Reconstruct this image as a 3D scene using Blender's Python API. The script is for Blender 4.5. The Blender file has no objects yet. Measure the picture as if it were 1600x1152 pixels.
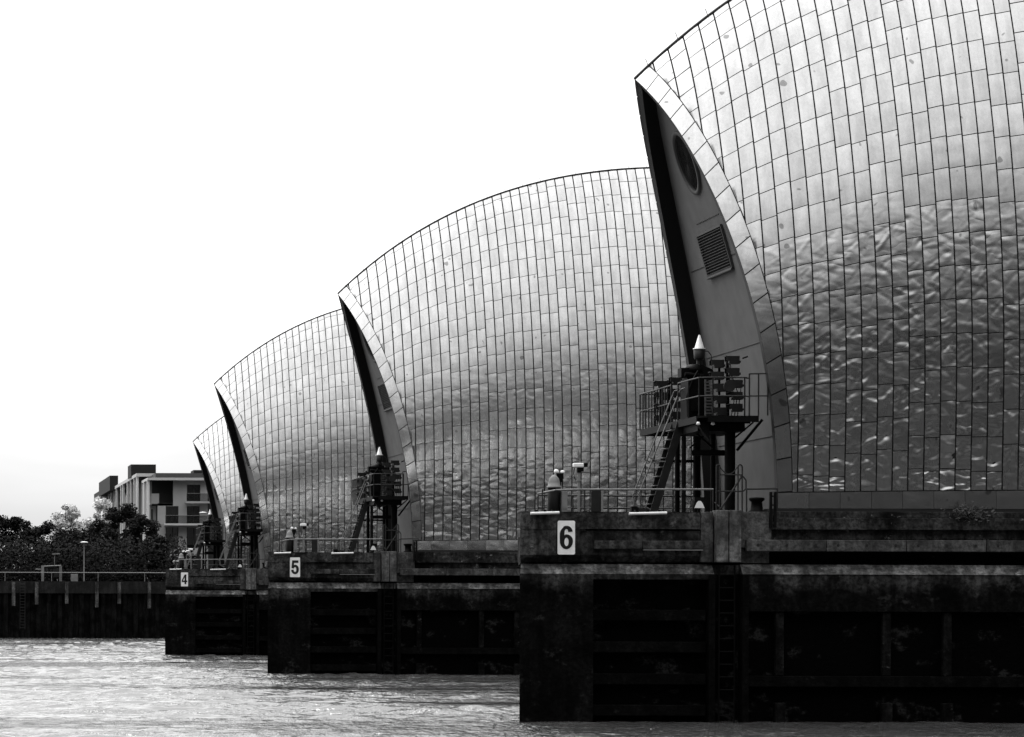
import bpy, math, random
import numpy as np
from math import sin, cos, pi, radians
from mathutils import Vector
random.seed(7); rng = np.random.default_rng(7)
S = bpy.context.scene; COL = S.collection

# ------------------------------------------------------------------ camera
F, VX, HY, CH = 5180.0, -143.0, 951.0, 3.54      # focal length in photo pixels, vanishing point, eye height (m)
D6 = 103.6                                        # distance to the side of the nearest pier
cam = bpy.data.cameras.new('camera'); co = bpy.data.objects.new('camera', cam); COL.objects.link(co)
co.location = (0, 0, CH - .07); co.rotation_euler = (pi / 2, -.003, 0)
cam.sensor_width = 36; cam.lens = F / 1600 * 36
cam.shift_x = (800 - VX) / 1600; cam.shift_y = (HY - 576) / 1600
cam.clip_start = .5; cam.clip_end = 8000
S.camera = co

# ------------------------------------------------------------------ sky and sun
SUN_EL, SUN_AZ = radians(52), radians(-20)        # high, ahead and a little to the left
W = bpy.data.worlds.new('World'); S.world = W; W.use_nodes = True
nt = W.node_tree; N = nt.nodes; L = nt.links; N.clear()
def nd(t, **k):
    n = N.new(t)
    for a, b in k.items(): setattr(n, a, b)
    return n
def wm(op, a, b=None, c=None, clamp=False):
    n = nd('ShaderNodeMath', operation=op); n.use_clamp = clamp
    for i, v in enumerate((a, b, c)):
        if v is None: continue
        if isinstance(v, (int, float)): n.inputs[i].default_value = v
        else: L.new(v, n.inputs[i])
    return n.outputs[0]
sky = nd('ShaderNodeTexSky', sky_type='NISHITA'); sky.sun_disc = False
sky.sun_elevation = SUN_EL; sky.sun_rotation = SUN_AZ; sky.dust_density = 4
bw = nd('ShaderNodeRGBToBW'); L.new(sky.outputs[0], bw.inputs[0])
tc = nd('ShaderNodeTexCoord'); sx = nd('ShaderNodeSeparateXYZ'); L.new(tc.outputs['Generated'], sx.inputs[0])
mp = nd('ShaderNodeMapping'); mp.inputs['Scale'].default_value = (1, 1, 5); L.new(tc.outputs['Generated'], mp.inputs[0])
nz = nd('ShaderNodeTexNoise'); nz.inputs['Scale'].default_value = 4.5; nz.inputs['Detail'].default_value = 5; L.new(mp.outputs[0], nz.inputs[0])
# overcast layer: bright ahead (sun behind cloud), dull behind the viewer, thinner light near the horizon
ahead = nd('ShaderNodeMapRange', interpolation_type='SMOOTHSTEP'); L.new(sx.outputs[1], ahead.inputs[0])
for i, v in zip((1, 2, 3, 4), (-.5, .5, .22, 11.8)): ahead.inputs[i].default_value = v
elev = nd('ShaderNodeMapRange', interpolation_type='SMOOTHSTEP'); L.new(sx.outputs[2], elev.inputs[0])
for i, v in zip((1, 2, 3, 4), (.0, .09, .50, 1.05)): elev.inputs[i].default_value = v
high = nd('ShaderNodeMapRange', interpolation_type='SMOOTHSTEP'); L.new(sx.outputs[2], high.inputs[0])
for i, v in zip((1, 2, 3, 4), (.28, .90, .0, 20.0)): high.inputs[i].default_value = v
low = nd('ShaderNodeMapRange', interpolation_type='LINEAR'); L.new(sx.outputs[2], low.inputs[0])
for i, v in zip((1, 2, 3, 4), (-.03, .34, .0, 1.5)): low.inputs[i].default_value = v
cl = wm('MULTIPLY', wm('ADD', wm('ADD', ahead.outputs[0], low.outputs[0]), high.outputs[0]), elev.outputs[0])
cl = wm('MULTIPLY', cl, wm('MULTIPLY_ADD', nz.outputs[0], .9, .56))
tot = wm('ADD', wm('MULTIPLY', bw.outputs[0], .04), cl)
bg = nd('ShaderNodeBackground'); bg.inputs[1].default_value = .1; L.new(tot, bg.inputs[0])
out = nd('ShaderNodeOutputWorld'); L.new(bg.outputs[0], out.inputs[0])
sl = bpy.data.lights.new('sun', 'SUN'); sl.energy = 1.2; sl.angle = radians(14); sl.color = (1, .995, .985)
so = bpy.data.objects.new('sun', sl); COL.objects.link(so)
so.rotation_euler = Vector((sin(SUN_AZ) * cos(SUN_EL), cos(SUN_AZ) * cos(SUN_EL), sin(SUN_EL))).to_track_quat('Z', 'Y').to_euler()
S.view_settings.view_transform = 'Standard'; S.view_settings.look = 'None'
S.view_settings.exposure = 0; S.view_settings.gamma = 1
S.cycles.max_bounces = 6; S.cycles.glossy_bounces = 4

# ------------------------------------------------------------------ helpers
class MB:
    def __init__(s): s.v = []; s.f = []; s.m = []; s.sm = []
    def add(s, vs, fs, mi=0, smooth=False):
        b = len(s.v); s.v += [tuple(p) for p in vs]
        for f in fs: s.f.append([b + i for i in f]); s.m.append(mi); s.sm.append(smooth)
        return s
    def box(s, x0, x1, y0, y1, z0, z1, mi=0):
        return s.add([(x0,y0,z0),(x1,y0,z0),(x1,y1,z0),(x0,y1,z0),(x0,y0,z1),(x1,y0,z1),(x1,y1,z1),(x0,y1,z1)],
              [(0,3,2,1),(4,5,6,7),(0,1,5,4),(1,2,6,5),(2,3,7,6),(3,0,4,7)], mi)
    def prism(s, pts, axis, a, b, mi=0):
        """extrude a 2D polygon along axis; pts are the two other coordinates in xyz order"""
        n = len(pts)
        def mk(p, c): l = list(p); l.insert(axis, c); return l
        return s.add([mk(p, a) for p in pts] + [mk(p, b) for p in pts],
              [tuple(range(n)), tuple(range(2*n-1, n-1, -1))] + [(i, (i+1) % n, n+(i+1) % n, n+i) for i in range(n)], mi)
    def tube(s, p, q, r, n=8, r2=None, mi=0, smooth=True):
        p, q = Vector(p), Vector(q); d = (q-p).normalized(); r2 = r if r2 is None else r2
        a = d.orthogonal().normalized(); b = d.cross(a)
        vs = [p + (a*cos(2*pi*i/n)+b*sin(2*pi*i/n))*r for i in range(n)] + [q + (a*cos(2*pi*i/n)+b*sin(2*pi*i/n))*r2 for i in range(n)]
        s.add(vs, [(i, (i+1) % n, n+(i+1) % n, n+i) for i in range(n)], mi, smooth)
        return s.add(vs, [tuple(range(n))[::-1], tuple(range(n, 2*n))], mi)
    def path(s, pts, r, n=6, mi=0):
        for a, b in zip(pts[:-1], pts[1:]): s.tube(a, b, r, n, mi=mi)
        return s
    def lathe(s, prof, c, n=20, mi=0):
        vs = []; fs = []
        for r, z in prof:
            vs += [(c[0]+r*cos(2*pi*i/n), c[1]+r*sin(2*pi*i/n), c[2]+z) for i in range(n)]
        for k in range(len(prof)-1):
            fs += [(k*n+i, k*n+(i+1) % n, (k+1)*n+(i+1) % n, (k+1)*n+i) for i in range(n)]
        return s.add(vs, fs, mi, True)
    def build(s, name, mats, parent=None, bevel=0):
        me = bpy.data.meshes.new(name); me.from_pydata(s.v, [], s.f)
        for m in (mats if isinstance(mats, (list, tuple)) else [mats]): me.materials.append(m)
        me.polygons.foreach_set('material_index', s.m); me.polygons.foreach_set('use_smooth', s.sm)
        me.update()
        o = bpy.data.objects.new(name, me); COL.objects.link(o); o.parent = parent
        if bevel:
            b = o.modifiers.new('bevel', 'BEVEL'); b.width = bevel; b.segments = 2; b.limit_method = 'ANGLE'
        return o
def empty(name, loc=(0, 0, 0)):
    o = bpy.data.objects.new(name, None); COL.objects.link(o); o.location = loc; o.empty_display_size = .3
    return o
def tag(o, label, cat, group=None):
    o['label'] = label; o['category'] = cat
    if group: o['group'] = group
    return o
def struct(o): o['kind'] = 'structure'; return o
def copy_tree(o, parent=None):
    c = o.copy(); COL.objects.link(c); c.parent = parent
    for ch in list(o.children): copy_tree(ch, c)
    return c
def rehome(root, loc):
    """give a thing built in pier coordinates its own base point"""
    root.location = loc
    for ch in root.children: ch.location = Vector(ch.location) - Vector(loc)
    return root
def Q(px, py, y=.0):
    """photo pixel to pier coordinates at depth y behind the pier's side"""
    d = D6 + y
    return Vector(((px - VX) * d / F, y, CH + (HY - py) * d / F))

# ------------------------------------------------------------------ materials
def mat(name, base=.5, rough=.6, metal=0, var=.0, scale=3, bump=0, bscale=20, spec=.3, emit=0):
    m = bpy.data.materials.new(name); m.use_nodes = True; t = m.node_tree; b = t.nodes['Principled BSDF']
    b.inputs['Base Color'].default_value = (base, base, base, 1); b.inputs['Roughness'].default_value = rough
    b.inputs['Metallic'].default_value = metal; b.inputs['Specular IOR Level'].default_value = spec
    tcn = t.nodes.new('ShaderNodeTexCoord')
    if var:
        n = t.nodes.new('ShaderNodeTexNoise'); n.inputs['Scale'].default_value = scale; n.inputs['Detail'].default_value = 6
        t.links.new(tcn.outputs['Object'], n.inputs[0])
        r = t.nodes.new('ShaderNodeMapRange'); t.links.new(n.outputs[0], r.inputs[0])
        for i, v in zip((1, 2, 3, 4), (.3, .7, base*(1-var), base*(1+var))): r.inputs[i].default_value = v
        t.links.new(r.outputs[0], b.inputs['Base Color'])
    if bump:
        n = t.nodes.new('ShaderNodeTexNoise'); n.inputs['Scale'].default_value = bscale; n.inputs['Detail'].default_value = 4
        t.links.new(tcn.outputs['Object'], n.inputs[0])
        u = t.nodes.new('ShaderNodeBump'); u.inputs['Strength'].default_value = 1; u.inputs['Distance'].default_value = bump
        t.links.new(n.outputs[0], u.inputs['Height']); t.links.new(u.outputs[0], b.inputs['Normal'])
    return m
def concrete(name, lo, hi, blotch=.55, wet=False, white=.0):
    """river-stained concrete: blotches, downward streaks, pale salt/lime patches, black algae in the tidal zone"""
    m = bpy.data.materials.new(name); m.use_nodes = True; t = m.node_tree; K = t.links; b = t.nodes['Principled BSDF']
    def n_(ty, **k):
        q = t.nodes.new(ty)
        for a, c in k.items(): setattr(q, a, c)
        return q
    def mr(src, a, b_, c, d):
        q = n_('ShaderNodeMapRange', interpolation_type='SMOOTHSTEP'); K.new(src, q.inputs[0])
        for i, v in zip((1, 2, 3, 4), (a, b_, c, d)): q.inputs[i].default_value = v
        return q.outputs[0]
    def ma(op, a, c):
        q = n_('ShaderNodeMath', operation=op)
        for i, v in enumerate((a, c)):
            if isinstance(v, (int, float)): q.inputs[i].default_value = v
            else: K.new(v, q.inputs[i])
        return q.outputs[0]
    tcn = n_('ShaderNodeTexCoord'); oi = n_('ShaderNodeObjectInfo')
    off = n_('ShaderNodeVectorMath', operation='ADD'); K.new(tcn.outputs['Object'], off.inputs[0])
    cx = n_('ShaderNodeCombineXYZ'); K.new(ma('MULTIPLY', oi.outputs['Random'], 40.0), cx.inputs[0]); K.new(cx.outputs[0], off.inputs[1])
    P = off.outputs[0]
    def noise(sc, scale=(1, 1, 1), det=6, ro=.6):
        mpn = n_('ShaderNodeMapping'); mpn.inputs['Scale'].default_value = scale; K.new(P, mpn.inputs[0])
        q = n_('ShaderNodeTexNoise'); q.inputs['Scale'].default_value = sc; q.inputs['Detail'].default_value = det; q.inputs['Roughness'].default_value = ro
        K.new(mpn.outputs[0], q.inputs[0]); return q.outputs[0]
    big = noise(.8); fine = noise(7, det=8, ro=.7); streak = noise(1.5, (2.2, 1, .35), 5); pat = noise(2.6, (1, 1, 1.3), 8, .7)
    mix = ma('MULTIPLY', mr(big, .34, .62, .12, 1), mr(streak, .36, .62, .45, 1.1))
    mix = ma('MULTIPLY', mix, mr(fine, .34, .66, .35, 1.5))
    val = ma('ADD', ma('MULTIPLY', mix, hi-lo), lo)
    if white:
        val = ma('ADD', val, ma('MULTIPLY', mr(pat, .60, .70, 0, white), mr(fine, .45, .6, .2, 1)))
    if wet:
        sp = n_('ShaderNodeSeparateXYZ'); K.new(tcn.outputs['Object'], sp.inputs[0])
        zz = ma('ADD', sp.outputs[2], ma('MULTIPLY', big, 1.0))
        val = ma('MULTIPLY', val, mr(zz, 4.45, 5.0, .11, 1))
    if wet:
        salt = noise(.9, (1, 1, 1.6), 8, .65)
        val = ma('ADD', val, ma('MULTIPLY', mr(salt, .56, .66, 0, .022), mr(fine, .4, .6, .1, 1)))
    K.new(val, b.inputs['Base Color']); b.inputs['Roughness'].default_value = .8; b.inputs['Specular IOR Level'].default_value = .04
    u = n_('ShaderNodeBump'); u.inputs['Distance'].default_value = .03; K.new(ma('ADD', fine, pat), u.inputs['Height']); K.new(u.outputs[0], b.inputs['Normal'])
    return m
def steel_mat():
    m = bpy.data.materials.new('stainless_cladding'); m.use_nodes = True; t = m.node_tree; K = t.links; b = t.nodes['Principled BSDF']
    def n_(ty, **k):
        q = t.nodes.new(ty)
        for a, c in k.items(): setattr(q, a, c)
        return q
    def ma(op, a, c, d=None):
        q = n_('ShaderNodeMath', operation=op)
        for i, v in enumerate((a, c, d)):
            if v is None: continue
            if isinstance(v, (int, float)): q.inputs[i].default_value = v
            else: K.new(v, q.inputs[i])
        return q.outputs[0]
    def mr(src, a, b_, c, d):
        q = n_('ShaderNodeMapRange', interpolation_type='SMOOTHSTEP'); K.new(src, q.inputs[0])
        for i, v in zip((1, 2, 3, 4), (a, b_, c, d)): q.inputs[i].default_value = v
        return q.outputs[0]
    tcn = n_('ShaderNodeTexCoord'); at = n_('ShaderNodeAttribute', attribute_name='pv'); oi = n_('ShaderNodeObjectInfo')
    sp = n_('ShaderNodeSeparateColor'); K.new(at.outputs['Color'], sp.inputs[0])
    r1, r2, dent = sp.outputs[0], sp.outputs[1], sp.outputs[2]
    cx = n_('ShaderNodeCombineXYZ'); K.new(ma('MULTIPLY', r1, 60.0), cx.inputs[0]); K.new(ma('MULTIPLY', r2, 35.0), cx.inputs[1]); K.new(ma('MULTIPLY', oi.outputs['Random'], 50.0), cx.inputs[2])
    off = n_('ShaderNodeVectorMath', operation='ADD'); K.new(tcn.outputs['Object'], off.inputs[0]); K.new(cx.outputs[0], off.inputs[1])
    def noise(sc, scale, det=2, ro=.5, dist=0.):
        mpn = n_('ShaderNodeMapping'); mpn.inputs['Scale'].default_value = scale; K.new(off.outputs[0], mpn.inputs[0])
        q = n_('ShaderNodeTexNoise'); q.inputs['Scale'].default_value = sc; q.inputs['Detail'].default_value = det; q.inputs['Roughness'].default_value = ro
        q.inputs['Distortion'].default_value = dist
        K.new(mpn.outputs[0], q.inputs[0]); return q.outputs[0]
    big = noise(1.35, (1, .6, 1.7), 1.0, .45, .35)
    vor = n_('ShaderNodeTexVoronoi', feature='SMOOTH_F1'); vor.inputs['Scale'].default_value = 2.0; vor.inputs['Smoothness'].default_value = .18
    mpn = n_('ShaderNodeMapping'); mpn.inputs['Scale'].default_value = (1, .6, 1.5); K.new(off.outputs[0], mpn.inputs[0]); K.new(mpn.outputs[0], vor.inputs[0])
    soft = noise(1.2, (1, 1, 1), 1)
    dh = ma('ADD', ma('MULTIPLY', big, 1.0), ma('MULTIPLY', vor.outputs[0], .75))
    so_ = n_('ShaderNodeSeparateColor'); K.new(oi.outputs['Color'], so_.inputs[0])
    h = ma('ADD', ma('MULTIPLY', dh, ma('MULTIPLY', ma('MULTIPLY', dent, so_.outputs[0]), .066)), ma('MULTIPLY', soft, .022))
    crease = noise(1.7, (1, .7, 1.6), .5, .5, .3)
    fold = ma('ABSOLUTE', ma('SUBTRACT', crease, .5), 0.0)
    h = ma('ADD', h, ma('MULTIPLY', fold, ma('MULTIPLY', ma('MULTIPLY', dent, so_.outputs[0]), .100)))
    h = ma('ADD', h, ma('MULTIPLY', noise(6, (1, 1, 1), 3), .0012))
    u = n_('ShaderNodeBump'); u.inputs['Distance'].default_value = 1.0; K.new(h, u.inputs['Height']); K.new(u.outputs[0], b.inputs['Normal'])
    dirt = noise(.9, (2.5, 1, .35), 6, .6); fine = noise(14, (1, 1, .6), 4, .6)
    val = ma('MULTIPLY', ma('MULTIPLY_ADD', r1, .04, .38), mr(dirt, .3, .75, 1.05, .82))
    val = ma('MULTIPLY', val, mr(fine, .3, .7, .94, 1.05))
    spots = noise(3.2, (1, 1, 1), 0); val = ma('MULTIPLY', val, mr(spots, .80, .84, 1, .5))
    K.new(val, b.inputs['Base Color'])
    K.new(ma('ADD', ma('MULTIPLY', r2, .06), ma('ADD', mr(dirt, .3, .7, .17, .24), ma('MULTIPLY', ma('MULTIPLY', dent, so_.outputs[0]), .07))), b.inputs['Roughness'])
    b.inputs['Metallic'].default_value = 1
    return m
STEEL = steel_mat()
M = dict(
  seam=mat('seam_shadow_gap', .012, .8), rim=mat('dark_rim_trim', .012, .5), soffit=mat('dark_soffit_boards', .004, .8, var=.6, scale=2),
  endwall=mat('grey_end_wall', .14, .75, var=.12, scale=1.5, spec=.25), frame=mat('dull_grey_frame', .06, .6), louvre=mat('louvre_blade', .075, .6),
  glass=mat('dark_glass', .006, .08, spec=.35), black=mat('black_painted_metal', .0035, .55, var=.4, spec=.08), dgrey=mat('dark_grey_paint', .018, .5, var=.3, spec=.2),
  galv=mat('galvanised_tube', .16, .5, metal=.3, var=.3, scale=8), galvd=mat('tarnished_tube', .018, .5, var=.4, scale=8), white=mat('white_paint', .88, .45, var=.09, scale=5),
  pole=mat('light_grey_pole', .2, .5), housing=mat('grey_housing', .014, .5, var=.2), lens=mat('signal_lens', .25, .15), ltube=mat('white_tube', .8, .3),
  digit=mat('black_digit', .006, .5), cabinet=mat('pale_cabinet', .2, .6, var=.2),
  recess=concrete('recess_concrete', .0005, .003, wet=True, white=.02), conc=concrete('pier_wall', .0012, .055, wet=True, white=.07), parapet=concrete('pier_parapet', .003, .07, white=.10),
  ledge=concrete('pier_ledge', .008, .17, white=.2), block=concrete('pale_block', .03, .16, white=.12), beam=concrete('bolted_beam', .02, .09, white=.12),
  timber=concrete('wet_timber', .0005, .004, white=.010), timber2=concrete('worn_timber', .0005, .011, white=.07), dark_neck=concrete('undercut_concrete', .0005, .003, white=.02),
  rubble=concrete('rough_stone', .002, .05, white=.34))

# ------------------------------------------------------------------ river hood (measured profile)
XC, ZB, YC = 42.0, 6.7, 5.5
_t = np.array([0,.047,.106,.166,.227,.288,.351,.416,.482,.551,.624,.701,.782,.866,.93,1.0])
_w = np.array([4.92,4.97,5.0,5.04,5.06,5.04,4.96,4.8,4.57,4.24,3.8,3.26,2.63,1.8,1.0,0.0])
_wt = np.ones(16); _wt[-1] = 12; _wt[0] = 3
WP = np.polyfit(_t, _w, 5, w=_wt)
_rx = np.array([27.29,27.27,27.21,27.12,27.01,26.85,26.64,26.42,26.19,25.92,25.59,25.25,24.88,24.51,24.2,23.86])
XP = np.polyfit(_t, _rx, 4, w=_wt)
_hx = np.array([23.6,25.98,28.77,31.57,34.7,37.5,40.1,42]); _hz = np.array([20.72,22.73,24.73,26.06,27.07,27.63,27.9,28])
A_ = np.stack([np.ones(8), (_hx-XC)**2, (_hx-XC)**4], 1); HP = np.linalg.lstsq(A_, _hz, rcond=None)[0]
def gw(t): return max(0.0, float(np.polyval(WP, t))) if t < .9995 else 0.0
def zr(x): u = x - XC; return float(HP[0] + HP[1]*u*u + HP[2]*u**4)
def xr(t): return float(np.polyval(XP, t))
def surf(x, t, sd, off=0.0):
    H = zr(x) - ZB
    p = Vector((x, YC + sd*gw(t), ZB + t*H))
    if off:
        e = 1e-3; t2 = min(t+e, .999); t1 = t2-2*e
        dt = Vector((0, sd*(gw(t2)-gw(t1)), (t2-t1)*H)); dx = Vector((2*e, 0, t*(zr(x+e)-zr(x-e))))
        n = dx.cross(dt).normalized() * (-1 if sd > 0 else 1)
        if n.y*sd < 0: n = -n
        p += n*off
    return p
# equal girth rows
ts = np.linspace(0, 1, 401); ww = np.array([gw(t) for t in ts]); ll = np.concatenate([[0], np.cumsum(np.hypot(np.diff(ww), np.diff(ts)*20.5))]); ll /= ll[-1]
def t_of(s): return float(np.interp(s, ll, ts))
S0 = float(np.interp(.029, ts, ll))               # top of the flat skirt
NR = 19
def rimw(t): return .46 + .06*math.sin(t*pi)   # width of the edge strip along x
def crumple(rr, amount):
    """one sheet's own set of sharp-edged dents; many start at a fixed edge of the sheet"""
    D = []
    for _ in range(int(3+4*amount)):
        u0 = rr.choice((0, 1, rr.uniform(.2, .8), rr.uniform(.2, .8))); D.append((u0, rr.uniform(.02, .98), rr.uniform(.35, .9), rr.uniform(.05, .11), rr.uniform(.10, .28), rr.uniform(-1.6, 1.6), rr.choice((1, 1, -1))*rr.uniform(.007, .021)*amount))
    def f(u, v):
        h = 0.0
        for u0, v0, wu, la, lb, sl, A in D:
            dv = (v-v0)*1.25 - sl*(u-u0)*.45; L_ = la if dv > 0 else lb
            a = 1-abs(dv)/L_; b = 1-abs(u-u0)/wu
            if a > 0 and b > 0: h -= A*a*min(1, b*1.8)
        return h
    return f
def add_panel(mb, att, x0, x1, s0, s1, sd, lim, nu, nv, dent, out=.0, dfun=None):
    """one sheet with turned edges, clipped by the edge strips at both ends"""
    vs = []; alive = False; r1, r2 = random.random(), random.random(); tilt = random.uniform(-.003, .003); tl2 = random.uniform(-.004, .004)
    for j in range(nv):
        fv = j/(nv-1); s = s0 + (s1-s0)*fv; t = t_of(s)
        lo, hi = lim(t)
        for i in range(nu):
            fu = i/(nu-1); x = x0 + (x1-x0)*fu; xc = min(max(x, lo), hi)
            if lo < x < hi: alive = True
            pil = .007*(1-(2*fu-1)**4)*(1-(2*fv-1)**4)
            lap = .010*(1-fv)
            vs.append(surf(xc, t, sd, .030 + out + (dfun(fu, fv) if dfun else 0) + pil + lap + tilt*(fu-.5)*2 + tl2*(fv-.5)*2))
    if not alive: return
    fs = []
    for j in range(nv-1):
        for i in range(nu-1):
            a = j*nu+i; q = (a, a+1, a+nu+1, a+nu)
            if abs(vs[a].x-vs[a+1].x) < 1e-5 and abs(vs[a+nu].x-vs[a+nu+1].x) < 1e-5: continue
            fs.append(q if sd < 0 else q[::-1])
    mb.add(vs, fs, 0, True); att += [(r1, r2, dent)]*len(vs)
def set_attr(o, att):
    a = o.data.color_attributes.new('pv', 'FLOAT_COLOR', 'POINT')
    a.data.foreach_set('color', [c for q in att for c in (*q, 1.0)])
def girth_of_z(t): return ZB + t*18
def build_hood():
    root = empty('steel_hood')
    lim0 = lambda t: (xr(t)+rimw(t)+.012, 2*XC-xr(t)-rimw(t)-.012)
    for sd, crush in ((-1, 1), (-1, 0), (1, 0)):
        random.seed(70+sd); rr = random.Random(5)
        pair = .3; mb = MB(); att = []; nu, nv = (4, 8) if sd < 0 else (2, 4)
        CW = .4945; ncol = 40; k0 = -9
        for k in range(k0, 68):
            x0 = 27.91 + k*CW; x1 = x0 + CW
            if x0 > 2*XC-23.6: break
            if k % 2: pair = random.uniform(.12, .70)
            ph = pair + (.05 if k % 2 else 0) + random.uniform(-.02, .02)
            edges = sorted({S0} | {S0 + (1-S0)*(r+ph)/NR for r in range(NR) if (r+ph) > .42} | {1.0})
            for s0, s1 in zip(edges[:-1], edges[1:]):
                sm_ = (s0+s1)/2; t = t_of(sm_)
                d = 1.7-2.6*t if t < .46 else max(0.0, .5-(t-.46)/.12)
                d *= random.uniform(.6, 1.25)*min(1, max(.4, (x1-24)/5)); d = max(d, .04)
                add_panel(mb, att, x0+(.022 if crush else .030), x1-(.022 if crush else .030), s0+.0007, s1-.0005, sd, lim0, *((9, 22) if crush and d > .12 and x0 < 37 else (nu, nv)), d, 0, crumple(rr, min(1.25, d)) if crush and d > .12 and x0 < 37 else None)
        o = mb.build('side_cladding', STEEL, root if crush or sd > 0 else None); set_attr(o, att)
        if crush: continue
        if sd < 0:
            global CALM; CALM = o.data; bpy.data.objects.remove(o); continue
    for sd in (-1, 1):
        # edge strips along both ends
        nr = 17
        for end in (0, 1):
            mb = MB(); att = []
            for r in range(nr):
                a = S0+(1-S0)*r/nr; b = S0+(1-S0)*(r+1)/nr; r1, r2 = random.random(), random.random(); vs = []
                for j in range(6):
                    for i in range(4):
                        fu = i/3; t = t_of(a+(b-a)*(.022+.956*j/5))
                        # seams run square to the edge: shift the inner end up the slope
                        t2 = min(.9999, t_of(min(1, a+(b-a)*(.022+.956*j/5) + .012*min(1, t/.3))))
                        x = xr(t)*(1-fu) + (xr(t2)+rimw(t2)-.012)*fu
                        if end: x = 2*XC-x
                        pil = .006*(1-(2*fu-1)**4)*(1-(j/2.5-1)**4)
                        vs.append(surf(x, t*(1-fu)+t2*fu, sd, .03+pil))
                fs = [(j*4+i, j*4+i+1, j*4+i+5, j*4+i+4) for j in range(5) for i in range(3)]
                if (sd > 0) != (end == 1): fs = [q[::-1] for q in fs]
                mb.add(vs, fs, 0, True); att += [(r1, r2, .12+.2*random.random()*(r < 8))]*len(vs)
            o = mb.build('edge_strip', STEEL, root); set_attr(o, att)
        # flat skirt below the sheets
        mb = MB(); att = []; x = 27.29
        for k in range(60):
            w = .98
            if x+w > 2*XC-27.2: break
            add_panel(mb, att, x+.006, x+w-.006, .0, S0-.0008, sd, lambda t: (0, 99), 4, 4, random.uniform(.05, .3), .03); x += w
        o = mb.build('skirt', STEEL, root); set_attr(o, att)
        # dark backing seen in the seams, also gives the shell its thickness
        mb = MB(); nx, nz_ = 60, 50; vs = []
        for off in (0, -.30):
            for j in range(nz_+1):
                t = t_of(j/nz_); a = xr(t)+.004; b = 2*XC-a
                for i in range(nx+1):
                    xx = a+(b-a)*i/nx
                    p = surf(xx, t, sd, 0)
                    if off:
                        p = surf(xx, t, sd, off)
                        if (p.y-YC)*sd < 0: p.y = YC
                    vs.append(p)
        n1 = (nx+1)*(nz_+1); fs = []
        for L_ in (0, 1):
            for j in range(nz_):
                for i in range(nx):
                    a = L_*n1+j*(nx+1)+i; fs.append((a, a+1, a+nx+2, a+nx+1))
        mb.add(vs, fs, 0, True)
        fe = []
        for j in range(nz_):
            for i in (0, nx):
                a = j*(nx+1)+i; fe.append((a, a+nx+1, a+nx+1+n1, a+n1))
        mb.add(vs, fe, 1)
        mb.build('shell_backing', [M['seam'], M['rim']], root)
    # ridge
    mb = MB(); xs = np.linspace(23.84, 2*XC-23.84, 80)
    mb.path([surf(x, 1, -1) + Vector((0, 0, .04)) for x in xs], .055, 6)
    for x in np.arange(24.3, 2*XC-24, .98):
        p = surf(x, 1, -1); mb.tube(p, p+Vector((-.11, -.05, .26)), .012, 4)
    mb.build('ridge_trim', M['rim'], root)
    # recessed end walls
    for end in (0, 1):
        X = (lambda x: x) if end == 0 else (lambda x: 2*XC-x)
        mb = MB(); R = .58; n = 60; vs = []; m_ = 12
        for j in range(n+1):
            t = j/n; z = ZB + t*(zr(xr(t))-ZB); x = xr(t)+R; tt = min(1, (z-ZB)/(zr(x)-ZB)); w = max(0, gw(tt)-.12)
            for i in range(m_+1): vs.append((X(x), YC-w+2*w*i/m_, z))
        fs = [(j*(m_+1)+i, j*(m_+1)+i+1, (j+1)*(m_+1)+i+1, (j+1)*(m_+1)+i) for j in range(n) for i in range(m_)]
        mb.add(vs, fs, 0, True); wall = mb.build('end_wall', M['endwall'], root)
        def wp(z, y, out_=0.0):
            # point on the end wall at height z
            lo, hi = 0., 1.
            for _ in range(40):
                mid = (lo+hi)/2
                if ZB+mid*(zr(xr(mid))-ZB) < z: lo = mid
                else: hi = mid
            return Vector((X(xr(lo)+R-out_), y, z))
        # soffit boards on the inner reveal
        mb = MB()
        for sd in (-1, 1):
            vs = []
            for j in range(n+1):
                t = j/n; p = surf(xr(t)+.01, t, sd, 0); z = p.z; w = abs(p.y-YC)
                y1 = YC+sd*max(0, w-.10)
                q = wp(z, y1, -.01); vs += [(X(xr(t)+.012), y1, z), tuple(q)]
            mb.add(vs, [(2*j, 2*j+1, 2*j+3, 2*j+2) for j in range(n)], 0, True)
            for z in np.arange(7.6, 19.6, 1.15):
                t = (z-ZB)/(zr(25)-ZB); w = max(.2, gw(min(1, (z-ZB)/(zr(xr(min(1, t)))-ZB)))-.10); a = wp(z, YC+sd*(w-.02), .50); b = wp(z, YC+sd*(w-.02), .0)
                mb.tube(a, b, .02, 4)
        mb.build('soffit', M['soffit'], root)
        # joints and bolts
        for z, ya, yb in ((9.1, YC-3.9, YC+4.4), (12.1, YC-3.9, YC+4.4), (15.0, YC-3.8, YC+3.8), (16.35, YC-1.6, YC+1.4)):
            mb = MB(); mb.tube(wp(z, ya, .012), wp(z, yb, .012), .014, 4); mb.build('joint_line', M['rim'], wall)
        zs = np.arange(7.0, 19.6, .3); tr = {-1: [], 1: []}
        for z in zs:
            t = min(1, (z-ZB)/(zr(xr(.5))-ZB))
            w = max(.1, gw(min(1, (z-ZB)/(zr(wp(z, 0).x if end == 0 else 2*XC-wp(z, 0).x)-ZB)))-.32)
            for sd in (-1, 1): tr[sd].append(wp(z, YC+sd*w, .02))
        for sd in (-1, 1): mb = MB(); mb.path(tr[sd], .022, 4); mb.build('edge_bead', M['rim'], wall)
        # porthole
        mb = MB(); gl = MB(); k = 40; cz = 18.2; rad = .92
        ring = lambda r, o_: [wp(cz+r*sin(2*pi*i/k), YC+r*cos(2*pi*i/k), o_) for i in range(k)]
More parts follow.
